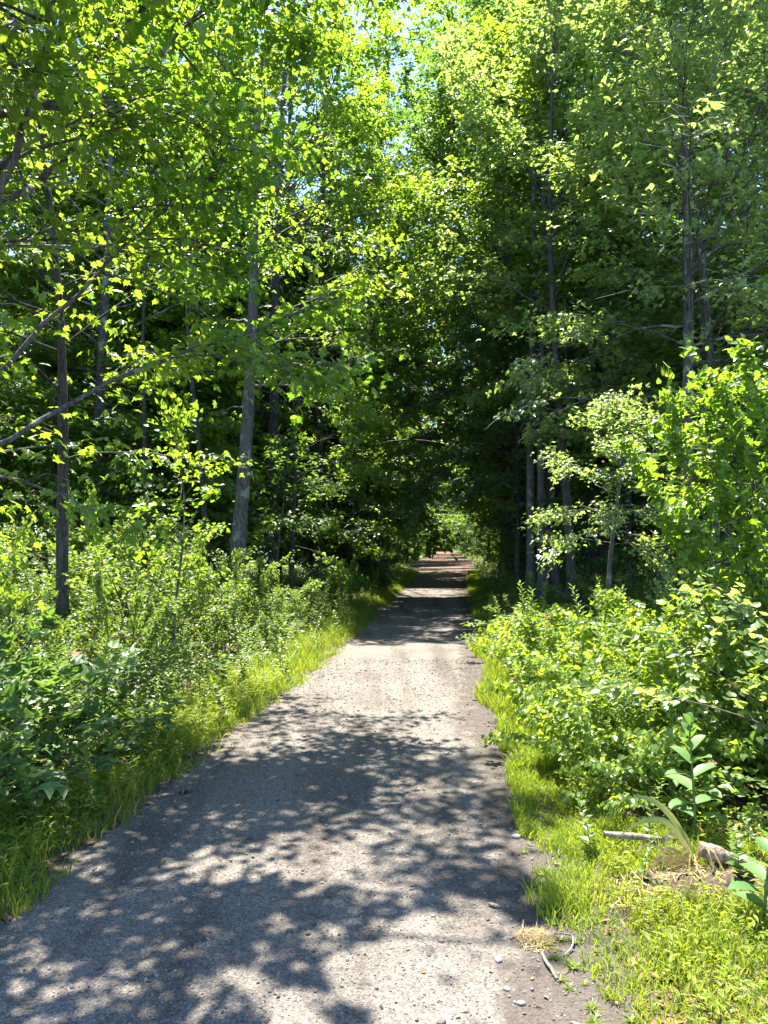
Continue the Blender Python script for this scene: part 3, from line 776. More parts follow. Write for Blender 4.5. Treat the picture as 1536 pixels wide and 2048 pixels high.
LAB_T = {'forest_tree': {-1: ("slim dark trunked tree in the shaded wood behind the pines, path's left", "trees of the wood along the path's left"),
                         1: ("slim dark trunked tree in the shaded wood behind the low hanging tree, path's right", "trees of the wood along the path's right")},
         'pine_tree': {-1: ("far pine among the wood's slim trunks on the path's left", "pines among the trees left of the path"),
                       1: ("far pine among the wood's slim trunks on the path's right", "pines among the trees right of the path")}}
rng = np.random.default_rng(5)
spots = []
tries = 0
while len(spots) < 105 and tries < 20000:
    tries += 1
    y = 14 + 100 * rng.random() ** 1.35
    c = (el(y) + er(y)) / 2
    half = min(0.60 * y + 5, 22 + 0.05 * y)
    x = c + rng.uniform(-1, 1) * half
    if abs(x - c) < 2.1 or (y < 27 and x > -7.5 and x < 8.5):
        continue
    if any((x - a) ** 2 + (y - b) ** 2 < 2.3 ** 2 for a, b in spots):
        continue
    sx, sy = x - KX * 9, y - KY * 9
    if (20 < sy < 27.5 and -1.5 < sx < 4.2) or (43.0 < sy < 47.0 and 1.0 < sx < 6.2):
        continue
    if -7.5 < sx < -0.5 and 6 < sy < 14:
        continue
    spots.append((x, y))
for i, (x, y) in enumerate(spots):
    p = PT[[0, 1, 2, 1, 0, 3, 2][i % 7]]
    low = (0.62 if x > 4 else 0.85) if abs(x - (el(y) + er(y)) / 2) > 6.5 and y < 36 else 1.0
    s = 1 if x > (el(y) + er(y)) / 2 else -1
    kind = p.name.split('.')[0]
    lab, grp = LAB_T[kind][s]
    place(p, x, y, rng.uniform(0, 6.28), rng.uniform(0.82, 1.15) * low, lab, "tree", grp)
sap = []
tries = 0
while len(sap) < 130 and tries < 20000:
    tries += 1
    y = 15 + 85 * rng.random() ** 1.5
    c = (el(y) + er(y)) / 2
    half = min(0.58 * y + 2, 16)
    x = c + rng.uniform(-1, 1) * half
    if abs(x - c) < (2.9 if y < 30 else 2.3) or any((x - a) ** 2 + (y - b) ** 2 < 1.7 ** 2 for a, b in sap):
        continue
    if y < 20 and (-4.2 < x < 4.0):
        continue
    sap.append((x, y))
for yy in (96, 104, 110, 116, 122):
    for xx in np.arange(er(yy) + 1.2, er(yy) + 12, 2.1):
        sap.append((xx + rng.normal(0, 0.4), yy + rng.normal(0, 1.5)))
for i, (x, y) in enumerate(sap):
    s = x > (el(y) + er(y)) / 2
    place(PS[0 if y > 90 else i % 3], x, y, rng.uniform(0, 6.28), rng.uniform(0.7, 1.2), "thin shade grown sapling under the tall trees on the path's " + ("right" if s else "left"), "sapling",
          "understory saplings on the path's " + ("right" if s else "left"))

# the wood that closes the view far behind
def far_woods():
    b = MB()
    r = np.random.default_rng(8)
    n = 90000
    x = r.uniform(-85, 100, n)
    y = r.uniform(112, 165, n)
    k2 = r.random(n) < 0.45
    y = np.where(k2, r.uniform(40, 112, n), y)
    sd = np.where(r.random(n) < 0.5, -1, 1)
    x = np.where(k2, (el(y) + er(y)) / 2 + sd * (17 + 40 * r.random(n) ** 1.5), x)
    z = 20 * r.random(n) ** 0.8
    k3 = r.random(n) < 0.14
    x = np.where(k3, r.uniform(-14, 34, n), x)
    y = np.where(k3, r.uniform(114, 135, n), y)
    z = np.where(k3, 14 * r.random(n), z)
    k = vnoise(x * 0.3, z * 0.4 + y * 0.2, 1.4, 4) + r.normal(0, 0.3, n) > -0.5
    P = np.stack([x, y, z], -1)[k]
    D = nrm(r.normal(0, 1, P.shape)); N = nrm(r.normal(0, 1, P.shape))
    b.leaves(KITE, KITEF, P, D, N, 0.75 * r.uniform(0.6, 1.4, len(P)), np.clip(r.normal(0.5, 0.25, len(P)), 0, 1))
    for i in range(150):
        xx, yy = r.uniform(-40, 55), r.uniform(110, 150)
        b.tube([(xx, yy, -0.3), (xx + r.normal(0, 0.3), yy, 8), (xx + r.normal(0, 0.6), yy, 17)], [0.18, 0.13, 0.03], 6, False, 0.0)
    o = b.build("far_woods", M['dark'])
    tag(o, kind="stuff")
far_woods()

# ------------------------------------------------------------------ shrubs
SH = [make_shrub("shrub", None, (0, -30 - 4 * i), 26, 1.75, (0.75, 1.5), 15, 0.32, 13, 0.055, mat='shrub', seed=80 + i, curl=-0.4, base_r=0.3) for i in range(3)]
left_shrubs = [(-4.7, 9.2, 1.05, "dense small leaved shrub touching the leaning maple's trunk"), (-3.1, 9.9, 1.15, "tall sunlit shrub in the middle of the thicket, between the two trunks"),
               (-2.3, 10.9, 0.85, "rounded shrub in front of the straight grey trunk"), (-4.1, 11.4, 1.2, "bright shrub behind the tall sunlit one in the thicket"),
               (-5.7, 10.8, 1.25, "pale sunlit shrub at the thicket's far outer side"), (-5.0, 13.2, 1.3, "high shrub at the back of the thicket under the maple"),
               (-3.6, 13.4, 1.0, "shaded shrub right beside the straight grey trunk"), (-6.9, 13.6, 1.3, "large shrub at the back corner of the thicket by the border"),
               (-4.0, 7.4, 0.75, "shrub in front of the leaning maple's foot"), (-2.7, 8.0, 0.7, "low bushy shrub between the goldenrod and the slender sapling"),
               (-5.2, 7.8, 0.9, "shaded shrub at the picture's left border before the leaning maple"), (-3.3, 6.8, 0.6, "low dark shrub just behind the big leaved viburnums"),
               (-1.75, 12.4, 0.6, "low shrub at the goldenrod patch's inner end")]
n = 0
for x, y, s, lab in left_shrubs:
    place(SH[n % 3], x, y, n * 1.9, s, lab, "shrub", "shrubs of the sunlit left thicket"); n += 1
for x, y, s, lab in [(3.9, 12.6, 0.75, "shrub in the shade at the foot of the rounded hawthorn"), (5.2, 13.4, 0.9, "shaded shrub behind the lichened trunks' feet"), (2.8, 14.3, 0.5, "small shrub in front of the three stemmed tree"),
                     (4.6, 9.2, 0.9, "shrub between the vine thicket and the lichen spotted trunk"), (6.2, 10.4, 1.1, "shrub at the right border behind the vine thicket"), (2.7, 17.2, 0.55, "shaded shrub on the path side of the three stemmed tree"),
                     (3.5, 19.3, 0.6, "dark shrub at the foot of the low hanging tree"), (-1.7, 17.8, 0.6, "shaded shrub where the dark wood meets the goldenrod row"), (-2.9, 17.0, 0.75, "dark shrub beneath the tall full crowned tree"),
                     (-1.6, 22.0, 0.5, "shaded shrub below the bright sapling by the pine")]:
    place(SH[n % 3], x, y, n * 1.9, s, lab, "shrub", "shaded shrubs at the wood's edge"); n += 1

VB = [make_shrub("viburnum_shrub", None, (0, -45 - 4 * i), 18, 0.95, (0.7, 1.4), 9, 0.22, 5, 0.115, tpl='star', mat='broad', seed=90 + i, flat=0.85, base_r=0.25, part="foliage", rstem=0.008) for i in range(2)]
for i, (x, y, s, lab) in enumerate([(-2.25, 5.0, 0.95, "large leaved viburnum at the verge, nearest the gravel"), (-2.75, 5.5, 1.0, "large leaved viburnum in the middle of its shaded clump"), (-2.5, 4.35, 0.85, "low large leaved viburnum at the border, closest to the camera"),
                                    (-3.1, 4.9, 1.05, "large leaved viburnum at the outer border of its clump"), (-2.35, 6.1, 0.9, "large leaved viburnum behind the clump, towards the goldenrod"), (-3.2, 6.2, 1.1, "tallest large leaved viburnum, under the maple's limb")]):
    place(VB[i % 2], x, y, i * 1.3, s, lab, "shrub", "shaded viburnum clump on the left")

VN = [make_shrub("bittersweet_bush", None, (0, -70 - 4 * i), 36, 1.05, (0.7, 1.5), 14, 0.22, 11, 0.054, tpl='heart', mat='vine', seed=100 + i, flat=0.15, hang=0.4, curl=-0.9, base_r=0.38, droop=0.15, rstem=0.006) for i in range(3)]
RB = [make_shrub("raspberry_bush", None, (0, -90 - 4 * i), 22, 0.95, (0.7, 1.5), 13, 0.22, 9, 0.06, tpl='star', mat='herb', seed=140 + i, flat=0.55, curl=-0.7, base_r=0.3, droop=0.1, rstem=0.006) for i in range(2)]
for i, (x, y, s, lab) in enumerate([(1.9, 7.2, 0.9, "pale raspberry bush at the thicket's path side, beyond the nearest glossy bushes"), (2.6, 8.4, 1.0, "pale raspberry bush in front of the rounded hawthorn's trunk"), (2.0, 10.2, 0.85, "pale raspberry bush at the verge below the three stemmed tree"),
                                    (3.4, 8.3, 1.05, "pale raspberry bush between the hawthorn and the lichen spotted trunk"), (2.3, 11.6, 0.8, "last raspberry bush of the thicket before the shade"), (2.35, 5.3, 0.95, "raspberry bush right behind the tall milkweed's bittersweet")]):
    place(RB[i % 2], x, y, i * 1.7, s, lab, "bush", "raspberry bushes of the right thicket")
for i, (x, y, s, lab) in enumerate([(1.55, 4.75, 0.66, "low glossy bittersweet bush spilling onto the grass, nearest the path"), (2.15, 4.95, 0.85, "glossy bittersweet bush right behind the tall milkweed"), (1.75, 5.6, 0.80, "glossy bittersweet bush behind the one spilling onto the grass"),
                                    (2.5, 5.8, 1.0, "rounded bittersweet bush in the thicket's middle"), (1.85, 6.6, 0.85, "bittersweet bush facing the path half way along the sunlit thicket"), (2.4, 6.6, 1.0, "bittersweet bush deep in the sunlit thicket"),
                                    (1.95, 7.8, 0.9, "sunlit bittersweet bush towards the thicket's far end"), (2.8, 7.7, 1.1, "bittersweet bush below the rounded hawthorn"), (3.2, 6.2, 1.15, "bittersweet bush under the maple sapling by the border"),
                                    (2.2, 9.3, 0.85, "farthest bittersweet bush along the path's sunlit verge"), (3.1, 9.2, 0.95, "bittersweet bush before the lichen spotted trunk"), (2.9, 4.5, 0.9, "bittersweet bush at the right border above the log")]):
    place(VN[i % 3], x, y, i * 2.1, s, lab, "bush", "glossy bushes of the sunlit right thicket")
make_shrub("vine_thicket", "tall column of large leaved vines climbing at the right border", (3.1, 5.2), 46, 2.75, (1.3, 1.56), 13, 0.30, 15, 0.054, tpl='heart', mat='bright', seed=120, flat=0.15, hang=0.6, curl=-0.3, base_r=0.6, droop=0.25, rstem=0.010, cat="vine", t0=0.25)
make_shrub("dogwood_shrub", "round leaved shrub arching over the thicket at the right border", (2.75, 4.2), 18, 1.6, (0.9, 1.4), 10, 0.3, 8, 0.06, tpl='heart', mat='pale', seed=121, flat=0.5, curl=-0.9, base_r=0.2, rstem=0.008)

# ------------------------------------------------------------------ goldenrod, asters and other herbs
def make_herb(name, H, nleaf, lsize, mat, seed, tpl='lance', lean=0.12, low=0.12, branch=0, part="foliage"):
    r = np.random.default_rng(seed)
    st, fo = MB(), MB()
    z = np.linspace(0, 1, 7)
    a = r.uniform(0, 6.28)
    S = np.stack([lean * H * cos(a) * z ** 2, lean * H * sin(a) * z ** 2, H * z], -1)
    st.tube(S, np.linspace(0.0045, 0.0015, 7), 5, False)
    u = low + (1 - low) * np.linspace(0, 1, nleaf)
    p, d = along(S, u)
    az = np.arange(nleaf) * 2.4 + r.normal(0, 0.2, nleaf)
    up = 0.15 + 0.7 * u + r.normal(0, 0.12, nleaf)
    D = nrm(np.stack([np.cos(az), np.sin(az), up], -1))
    N = nrm(np.stack([-np.cos(az) * up, -np.sin(az) * up, np.ones(nleaf)], -1) + r.normal(0, 0.15, (nleaf, 3)))
    T, TF = TPL[tpl]
    fo.leaves(T, TF, p, D, N, lsize * (1.1 - 0.65 * u) * r.uniform(0.8, 1.2, nleaf), np.clip(r.normal(0.5, 0.2, nleaf) + 0.25 * (u - 0.5), 0, 1))
    root = empty(name, (0, -130 - seed * 0.1, 0))
    st.build("stem", M['stem'], root, True)
    fo.build(part, M[mat], root)
    return root
HB = [make_herb("goldenrod", 0.95, 64, 0.12, 'herb', 201), make_herb("goldenrod", 0.8, 56, 0.115, 'herb', 202, lean=0.2), make_herb("goldenrod", 1.1, 74, 0.125, 'herb', 203, lean=0.15), make_herb("goldenrod", 0.7, 46, 0.10, 'herb', 204, lean=0.28)]
AS = [make_herb("aster", 0.55, 30, 0.10, 'herb', 205, 'kite', 0.2), make_herb("aster", 0.65, 34, 0.11, 'shrub', 206, 'kite', 0.25), make_herb("aster", 0.45, 24, 0.12, 'shrub', 207, 'heart', 0.2)]
rng = np.random.default_rng(17)
cnt = 0
for k in range(165):
    y = 5.2 + 21 * rng.random() ** 1.1
    w = np.interp(y, [5, 9, 14, 26], [0.9, 1.9, 1.6, 1.0])
    x = el(y) - 0.48 - w * rng.random()
    lit = 8 < y < 16
    reg = "sunlit" if lit else ("shaded" if y >= 16 else "near")
    lab = {"sunlit": "leafy goldenrod stem in the sunlit patch before the straight grey trunk", "shaded": "leafy goldenrod stem in the shaded row beside the darker path", "near": "leafy goldenrod stem among the dark shrubs next to the viburnums"}[reg]
    place(HB[k % 4], x, y, rng.uniform(0, 6.28), rng.uniform(0.7, 1.05), lab, "wildflower", f"{reg} goldenrod on the path's left")
for k in range(60):
    y = 8.5 + 17 * rng.random()
    x = er(y) + 0.35 + 1.0 * rng.random() * np.interp(y, [8, 14], [0.8, 1.2])
    place(HB[k % 4], x, y, rng.uniform(0, 6.28), rng.uniform(0.55, 0.85), "leafy goldenrod stem along the path's right verge, before the three stemmed tree", "wildflower", "goldenrod on the path's right")
for k in range(80):
    y = 4.6 + 5.5 * rng.random()
    x = er(y) + 0.42 + 1.3 * rng.random()
    place(HB[k % 4], x, y, rng.uniform(0, 6.28), rng.uniform(0.6, 1.05), "narrow leaved goldenrod stem growing through the glossy bittersweet bushes", "wildflower", "goldenrod among the bittersweet")
for k in range(130):
    y = 2.9 + 11 * rng.random() ** 1.3
    x = el(y) - 0.16 - 1.5 * rng.random()
    place(AS[k % 3], x, y, rng.uniform(0, 6.28), rng.uniform(0.6, 1.1), "short broad leaved aster among the grass on the path's left verge", "wildflower", "asters on the path's left")
for k in range(50):
    y = 4.8 + 10 * rng.random()
    x = er(y) + 0.35 + 1.2 * rng.random()
    place(AS[k % 3], x, y, rng.uniform(0, 6.28), rng.uniform(0.6, 1.1), "short broad leaved aster at the foot of the sunlit right thicket", "wildflower", "asters on the path's right")

# leafy ground cover that no one could count
def ground_cover():
    b = MB()
    r = np.random.default_rng(33)
    n = 120000
    y = np.where(r.random(n) < 0.8, 2.8 + 40 * r.random(n) ** 1.9, r.uniform(38, 112, n))
    side = r.random(n) < 0.6
    w = np.minimum(0.55 * y + 2, 11)
    x = np.where(side, el(y) - 0.62 - w * r.random(n) ** 1.1, er(y) + np.interp(y, [2.5, 4.2, 5.2, 9], [3.5, 0.75, 0.55, 0.55]) + w * r.random(n) ** 1.2)
    dist = np.where(side, el(y) - x, x - er(y))
    hmax = np.clip(0.12 + 0.32 * dist, 0.05, 0.6) * (0.7 + 0.4 * vnoise(x, y, 2.2, 6))
    z = gz(x, y) + np.abs(hmax) * r.random(n) ** 0.6
    P = np.stack([x, y, z], -1)
    D = nrm(np.stack([r.normal(0, 1, n), r.normal(0, 1, n), r.normal(0.05, 0.3, n)], -1))
    N = nrm(np.stack([r.normal(0, 0.4, n), r.normal(0, 0.4, n), np.ones(n)], -1))
    s = np.interp(y, [3, 10, 40, 110], [0.055, 0.07, 0.12, 0.26]) * r.uniform(0.6, 1.3, n)
    b.leaves(KITE, KITEF, P, D, N, s, np.clip(r.normal(0.45, 0.25, n), 0, 1))
    tag(b.build("undergrowth", M['shrub']), kind="stuff")
ground_cover()

# ------------------------------------------------------------------ grass
def blades(b, x, y, h, w, r, bendk=0.5, tone=0.5):
    n = len(x)
    z = gz(x, y)
    az = r.uniform(0, 6.28, n)
    bx, by = np.cos(az), np.sin(az)
    f = r.uniform(0, 6.28, n)
    wx, wy = np.cos(f) * w / 2, np.sin(f) * w / 2
    bd = h * r.uniform(0.15, 1.0, n) * bendk
    V = np.empty((n, 7, 3))
    for i, (u, ww) in enumerate([(0, 1.0), (0.45, 0.85), (0.8, 0.5)]):
        cx, cy, cz = x + bx * bd * u ** 2, y + by * bd * u ** 2, z + h * (u - 0.25 * bendk * u ** 3)
        V[:, 2 * i] = np.stack([cx - wx * ww, cy - wy * ww, cz], -1)
        V[:, 2 * i + 1] = np.stack([cx + wx * ww, cy + wy * ww, cz], -1)
    V[:, 6] = np.stack([x + bx * bd, y + by * bd, z + h * (1 - 0.3 * bendk)], -1)
    a = np.clip(tone + r.normal(0, 0.22, n), 0, 1)
    base = np.arange(n)[:, None] * 7
    b.add(V.reshape(-1, 3), np.concatenate([base + np.array([0, 1, 3, 2]), base + np.array([2, 3, 5, 4])]), np.concatenate([a, a]))
    b.F.append((base + np.array([4, 5, 6])).astype(np.int32) + (b.n - n * 7))
    b.A.append(a.astype(np.float32))

def grow_grass():
    r = np.random.default_rng(44)
    b = MB()
    # right verge near the camera
    n = 56000
    y = 1.7 + 4.4 * r.random(n) ** 1.15
    inner = er(y) + 0.26 + 0.09 * vnoise(y * 0 + 3, y, 5.0, 31) + 0.06 * vnoise(y * 0 + 3, y, 17.0, 39) + np.interp(y, [1.7, 2.4, 3.0, 3.6], [0.0, -0.08, -0.20, -0.22])
    x = inner + np.interp(y, [1.7, 3.3, 4.4, 6.1], [2.6, 1.5, 0.55, 0.45]) * r.random(n) ** 0.9
    bare = vnoise(x, y, 6.0, 32) + np.clip((x - inner) / 0.3, 0, 2.5) * 0.7
    pit = np.hypot((x - 1.42) / 0.42, (y - 3.56) / 0.20)
    k = (bare + r.normal(0, 0.35, n) > -0.5) & (pit + r.normal(0, 0.12, n) > 0.9)
    x, y = x[k], y[k]
    blades(b, x, y, r.uniform(0.03, 0.14, len(x)) * np.clip(0.85 + 0.45 * vnoise(x, y, 6, 5), 0.4, 1.35), r.uniform(0.003, 0.0065, len(x)), r, 0.9, 0.62 + 0.15 * vnoise(x, y, 5, 51))
    # right verge along the path
    n = 26000
    y = 5.2 + 32 * r.random(n) ** 1.7
    x = er(y) + 0.10 + 0.12 * vnoise(0, y, 3.0, 33) + np.interp(y, [5, 12, 37], [0.42, 0.65, 0.5]) * r.random(n) ** 1.2
    blades(b, x, y, r.uniform(0.07, 0.22, n), np.interp(y, [5, 37], [0.005, 0.012]) * r.uniform(0.7, 1.3, n), r, 0.7, 0.55)
    # left verge
    n = 72000
    y = 2.4 + 36 * r.random(n) ** 1.9
    x = el(y) + 0.02 + 0.09 * vnoise(1, y, 3.2, 34) + 0.05 * vnoise(2, y, 11.0, 37) - np.interp(y, [2.4, 5, 12, 38], [1.7, 0.95, 0.95, 0.6]) * r.random(n) ** 1.15
    dist = el(y) - x
    h = r.uniform(0.03, 0.24, n) * np.clip(0.5 + 1.4 * dist, 0.35, 1.4) * np.clip(0.9 + 0.6 * vnoise(x, y, 5.0, 38), 0.35, 1.7)
    k = vnoise(x, y, 7.0, 35) + dist * 4 + r.normal(0, 0.35, n) > 0.1
    x, y, h = x[k], y[k], h[k]
    blades(b, x, y, h, np.interp(y, [3, 38], [0.004, 0.012]) * r.uniform(0.7, 1.4, len(x)), r, 0.9, 0.45 + 0.18 * vnoise(x, y, 4, 52))
    tag(b.build("grass", M['grass']), kind="stuff")
    # small leaved weeds mixed into the grass
    w = MB()
    n = 2500
    y = 1.8 + 3.6 * r.random(n)
    x = er(y) + 0.36 + np.interp(y, [1.7, 3.3, 4.4, 5.4], [2.3, 1.3, 0.5, 0.4]) * r.random(n)
    pit = np.hypot((x - 1.42) / 0.42, (y - 3.56) / 0.20)
    k = (pit > 0.95) & (vnoise(x, y, 3.5, 36) > -0.35)
    x, y = x[k], y[k]
    n = len(x)
    h = r.uniform(0.03, 0.15, n)
    for j in range(5):
        u = 0.45 + 0.55 * j / 4
        az = r.uniform(0, 6.28, n)
        P = np.stack([x, y, gz(x, y) + h * u], -1)
        D = np.stack([np.cos(az), np.sin(az), r.normal(0.35, 0.4, n)], -1)
        N = np.stack([-np.cos(az) * 0.35, -np.sin(az) * 0.35, np.ones(n)], -1)
        w.leaves(LANCE, LANCEF, P, D, N, r.uniform(0.016, 0.05, n), np.clip(r.normal(0.6, 0.22, n), 0, 1))
    n = 2600
    y = 2.6 + 6 * r.random(n)
    x = el(y) - 0.12 - 0.8 * r.random(n)
    for j in range(4):
        az = r.uniform(0, 6.28, n)
        P = np.stack([x, y, gz(x, y) + r.uniform(0.04, 0.2, n)], -1)
        D = np.stack([np.cos(az), np.sin(az), r.normal(0.3, 0.4, n)], -1)
        N = np.stack([-np.cos(az) * 0.3, -np.sin(az) * 0.3, np.ones(n)], -1)
        w.leaves(LANCE, LANCEF, P, D, N, r.uniform(0.025, 0.055, n), np.clip(r.normal(0.35, 0.2, n), 0, 1))
    tag(w.build("low_weeds", M['weed']), kind="stuff")
grow_grass()

# tufts standing alone on the bare shoulder
def tuft(seed):
    r = np.random.default_rng(seed)
    b = MB()
    n = 26
    for i in range(n):
        az = r.uniform(0, 6.28); L = r.uniform(0.025, 0.07); e = r.uniform(0.2, 1.2)
        p = [np.array([0, 0, -0.004]) + np.array([cos(az) * cos(e), sin(az) * cos(e), sin(e) * (1 - 0.4 * u)]) * L * u for u in (0, 0.5, 1)]
        s = np.array([-sin(az), cos(az), 0]) * r.uniform(0.0018, 0.003)
        b.add([p[0] - s, p[0] + s, p[1] + s, p[1] - s], [[0, 1, 2, 3]], r.uniform(0.3, 0.9))
        b.add([p[1] - s, p[1] + s, p[2]], [[0, 1, 2]], r.uniform(0.3, 0.9))
    return b.mesh("grass_tuft", M['grass'])
TF3 = [tuft(i) for i in (1, 2, 3)]
rng = np.random.default_rng(9)
for k in range(64):
    y = 1.95 + 2.3 * rng.random()
    x = er(y) + np.interp(y, [2, 3, 4.3], [0.30, 0.16, 0.18]) - 0.30 * rng.random() ** 0.8 + 0.1
    o = link(bpy.data.objects.new("grass_tuft", TF3[k % 3]))
    o.location = (x, y, float(gz(x, y)) + 0.006)
    o.rotation_euler = (0, 0, rng.uniform(0, 6.28))
    s = rng.uniform(0.5, 1.25)
    o.scale = (s, s, s * 0.8)
    tag(o, "small grass tuft sprouting from the bare dark soil at the gravel's right edge", "grass tuft", "tufts on the bare shoulder")

# ------------------------------------------------------------------ gravel stones
ICO = None
def ico():
    import bmesh
    bm = bmesh.new()
    bmesh.ops.create_icosphere(bm, subdivisions=1, radius=1.0)
    V = np.array([v.co[:] for v in bm.verts]); F = np.array([[v.index for v in f.verts] for f in bm.faces])
    bm.free()
    return V, F
ICO = ico()
def gravel():
    r = np.random.default_rng(55)
    n = 14000
    y = 1.9 + 8.5 * r.random(n) ** 1.8
    x = el(y) - 0.05 + (er(y) - el(y) + 0.25) * r.random(n)
    s = 0.0022 + 0.0028 * r.random(n) + 0.006 * (r.random(n) ** 14)
    s = s * np.interp(y, [2, 10], [1.0, 1.7])
    V0, F0 = ICO
    R = r.normal(0, 1, (n, 4)); R /= np.linalg.norm(R, axis=1, keepdims=True)
    w, a, b_, c = R.T
    rot = np.stack([np.stack([1 - 2 * (b_ * b_ + c * c), 2 * (a * b_ - w * c), 2 * (a * c + w * b_)], -1), np.stack([2 * (a * b_ + w * c), 1 - 2 * (a * a + c * c), 2 * (b_ * c - w * a)], -1),
                    np.stack([2 * (a * c - w * b_), 2 * (b_ * c + w * a), 1 - 2 * (a * a + b_ * b_)], -1)], 1)
    V = V0[None] * r.uniform(0.8, 1.15, (n, len(V0), 1)) * np.array([1.25, 1.0, 0.72])
    V = np.einsum('nij,nkj->nki', rot, V) * s[:, None, None] * np.array([1, 1, 0.75])
    V += np.stack([x, y, gz(x, y) + 0.005 + s * 0.25], -1)[:, None, :]
    F = (np.arange(n)[:, None, None] * len(V0) + F0[None]).reshape(-1, 3)
    m = MB()
    m.add(V.reshape(-1, 3), F, np.repeat(np.clip(r.normal(0.42, 0.25, n), 0, 1), len(F0)))
    tag(m.build("gravel", M['stone']), kind="stuff")
gravel()
def stone(x, y, s, label, tone, seed, sq=0.6):
    r = np.random.default_rng(seed)
    import bmesh
    bm = bmesh.new()
    bmesh.ops.create_icosphere(bm, subdivisions=2, radius=1.0)
    V = np.array([v.co[:] for v in bm.verts]); F = np.array([[v.index for v in f.verts] for f in bm.faces]); bm.free()
    V = V * (1 + 0.16 * vnoise(V[:, 0], V[:, 1] + V[:, 2] * 1.7, 2.0, seed)[:, None]) * np.array([1.2, 0.9, sq]) * s
    b = MB(); b.add(V, F, tone)
    o = b.build("stone", M['stone'])
    o.location = (x, y, float(gz(x, y)) + 0.004 + s * sq * 0.5)
    o.rotation_euler = (0, 0, r.uniform(0, 6))
    tag(o, label, "stone", "larger stones on the gravel")
def gp(x, y):
    d = CAM_Z * 1536 / max(1.0, (y - 1080.0))
    return (x - 768) / 1536 * d, d
for (x, y, s, lab, tone, sd) in [(1028, 1668, 0.022, "pale rounded stone at the grass edge level with the log", 0.95, 1), (992, 1906, 0.017, "pale squarish stone on the dark soil below the dead root clump", 0.9, 2), (582, 1850, 0.013, "dark pebble by the tip of the leafy shadow on the gravel", 0.15, 3),
                                 (756, 1792, 0.014, "grey pebble alone on the sunlit gravel near the path's middle", 0.6, 4), (818, 1736, 0.012, "dark pebble half way between the pale squarish stone and the shadow's edge", 0.1, 5), (1037, 1990, 0.014, "small grey stone with a crisp shadow by the lowest grass", 0.5, 6),
                                 (880, 2026, 0.015, "dark wet looking stone at the picture's lower border", 0.2, 7), (1008, 1962, 0.012, "whitish stone between the tufts under the dead root clump", 1.0, 8), (880, 1870, 0.012, "brown stone on the open gravel beside the sparse tufts", 0.3, 9)]:
    X, Y = gp(x, y)
    stone(X, Y, s, lab, tone, sd)

# ------------------------------------------------------------------ log, sticks, dead iris clump, milkweeds and litter at the right
def smooth(pts, n):
    P = np.array(pts, float)
    m = len(P) - 1
    out = []
    for t in np.linspace(0, m, n):
        i = min(int(t), m - 1); f = t - i
        p0, p1, p2, p3 = P[max(i - 1, 0)], P[i], P[i + 1], P[min(i + 2, m)]
        out.append(0.5 * ((2 * p1) + (-p0 + p2) * f + (2 * p0 - 5 * p1 + 4 * p2 - p3) * f * f + (-p0 + 3 * p1 - 3 * p2 + p3) * f ** 3))
    return np.array(out)
def wood_piece(name, label, pts, rads, cat, seed, mat='deadwood', k=14, n=40, rough=0.10):
    r = np.random.default_rng(seed)
    P = smooth(pts, n)
    R = np.interp(np.linspace(0, 1, n), np.linspace(0, 1, len(rads)), rads) * (1 + rough * vnoise(np.linspace(0, 8, n), 0, 3, seed))
    b = MB(); b.tube(P, R, k)
    V = b.V[0]
    V += (vnoise(V[:, 0] * 30, V[:, 2] * 30 + V[:, 1] * 20, 1.2, seed)[:, None] * 0.06 * R.mean() * r.normal(0.6, 0.5, V.shape)).astype(np.float32)
    o = b.build(name, M[mat], None, True)
    tag(o, label, cat)
    return o
wood_piece("fallen_branch", "straight bleached branch lying behind the arched iris blades", [px(1206, 1667, 3.95), px(1260, 1672, 3.93), px(1330, 1680, 3.92), px(1412, 1696, 3.9)], [0.013, 0.016, 0.016, 0.014], "branch", 1)
wood_piece("log", "knobbly pale log with peeling bark at the right border", [px(1398, 1696, 3.66), px(1420, 1704, 3.64), px(1450, 1713, 3.62), px(1500, 1728, 3.60), px(1560, 1756, 3.55), px(1640, 1778, 3.5)], [0.030, 0.041, 0.035, 0.032, 0.036, 0.038], "log", 2, rough=0.16)

def soil_heap():
    n = 36
    r = np.random.default_rng(3)
    u = np.linspace(-1, 1, n)
    X, Y = np.meshgrid(u, u)
    rr = np.hypot(X, Y)
    H = np.clip(1 - rr ** 2, 0, 1) * 0.045 * (1 + 0.5 * vnoise(X * 9, Y * 9, 2.2, 8)) + 0.026 * r.random((n, n))
    x, y = 1.46 + X * 0.30, 3.48 + Y * 0.15
    V = np.stack([x, y, gz(x, y) + np.clip(H, 0, 1) - 0.012], -1).reshape(-1, 3)
    i = np.arange(n - 1)[:, None] * n; j = np.arange(n - 1)[None]
    F = np.stack([i + j, i + j + 1, i + n + j + 1, i + n + j], -1).reshape(-1, 4)
    b = MB(); b.add(V, F)
    tag(b.build("soil_heap", M['soil'], None, True), "dark crumbly heap of upturned soil in front of the log", "soil heap")
soil_heap()

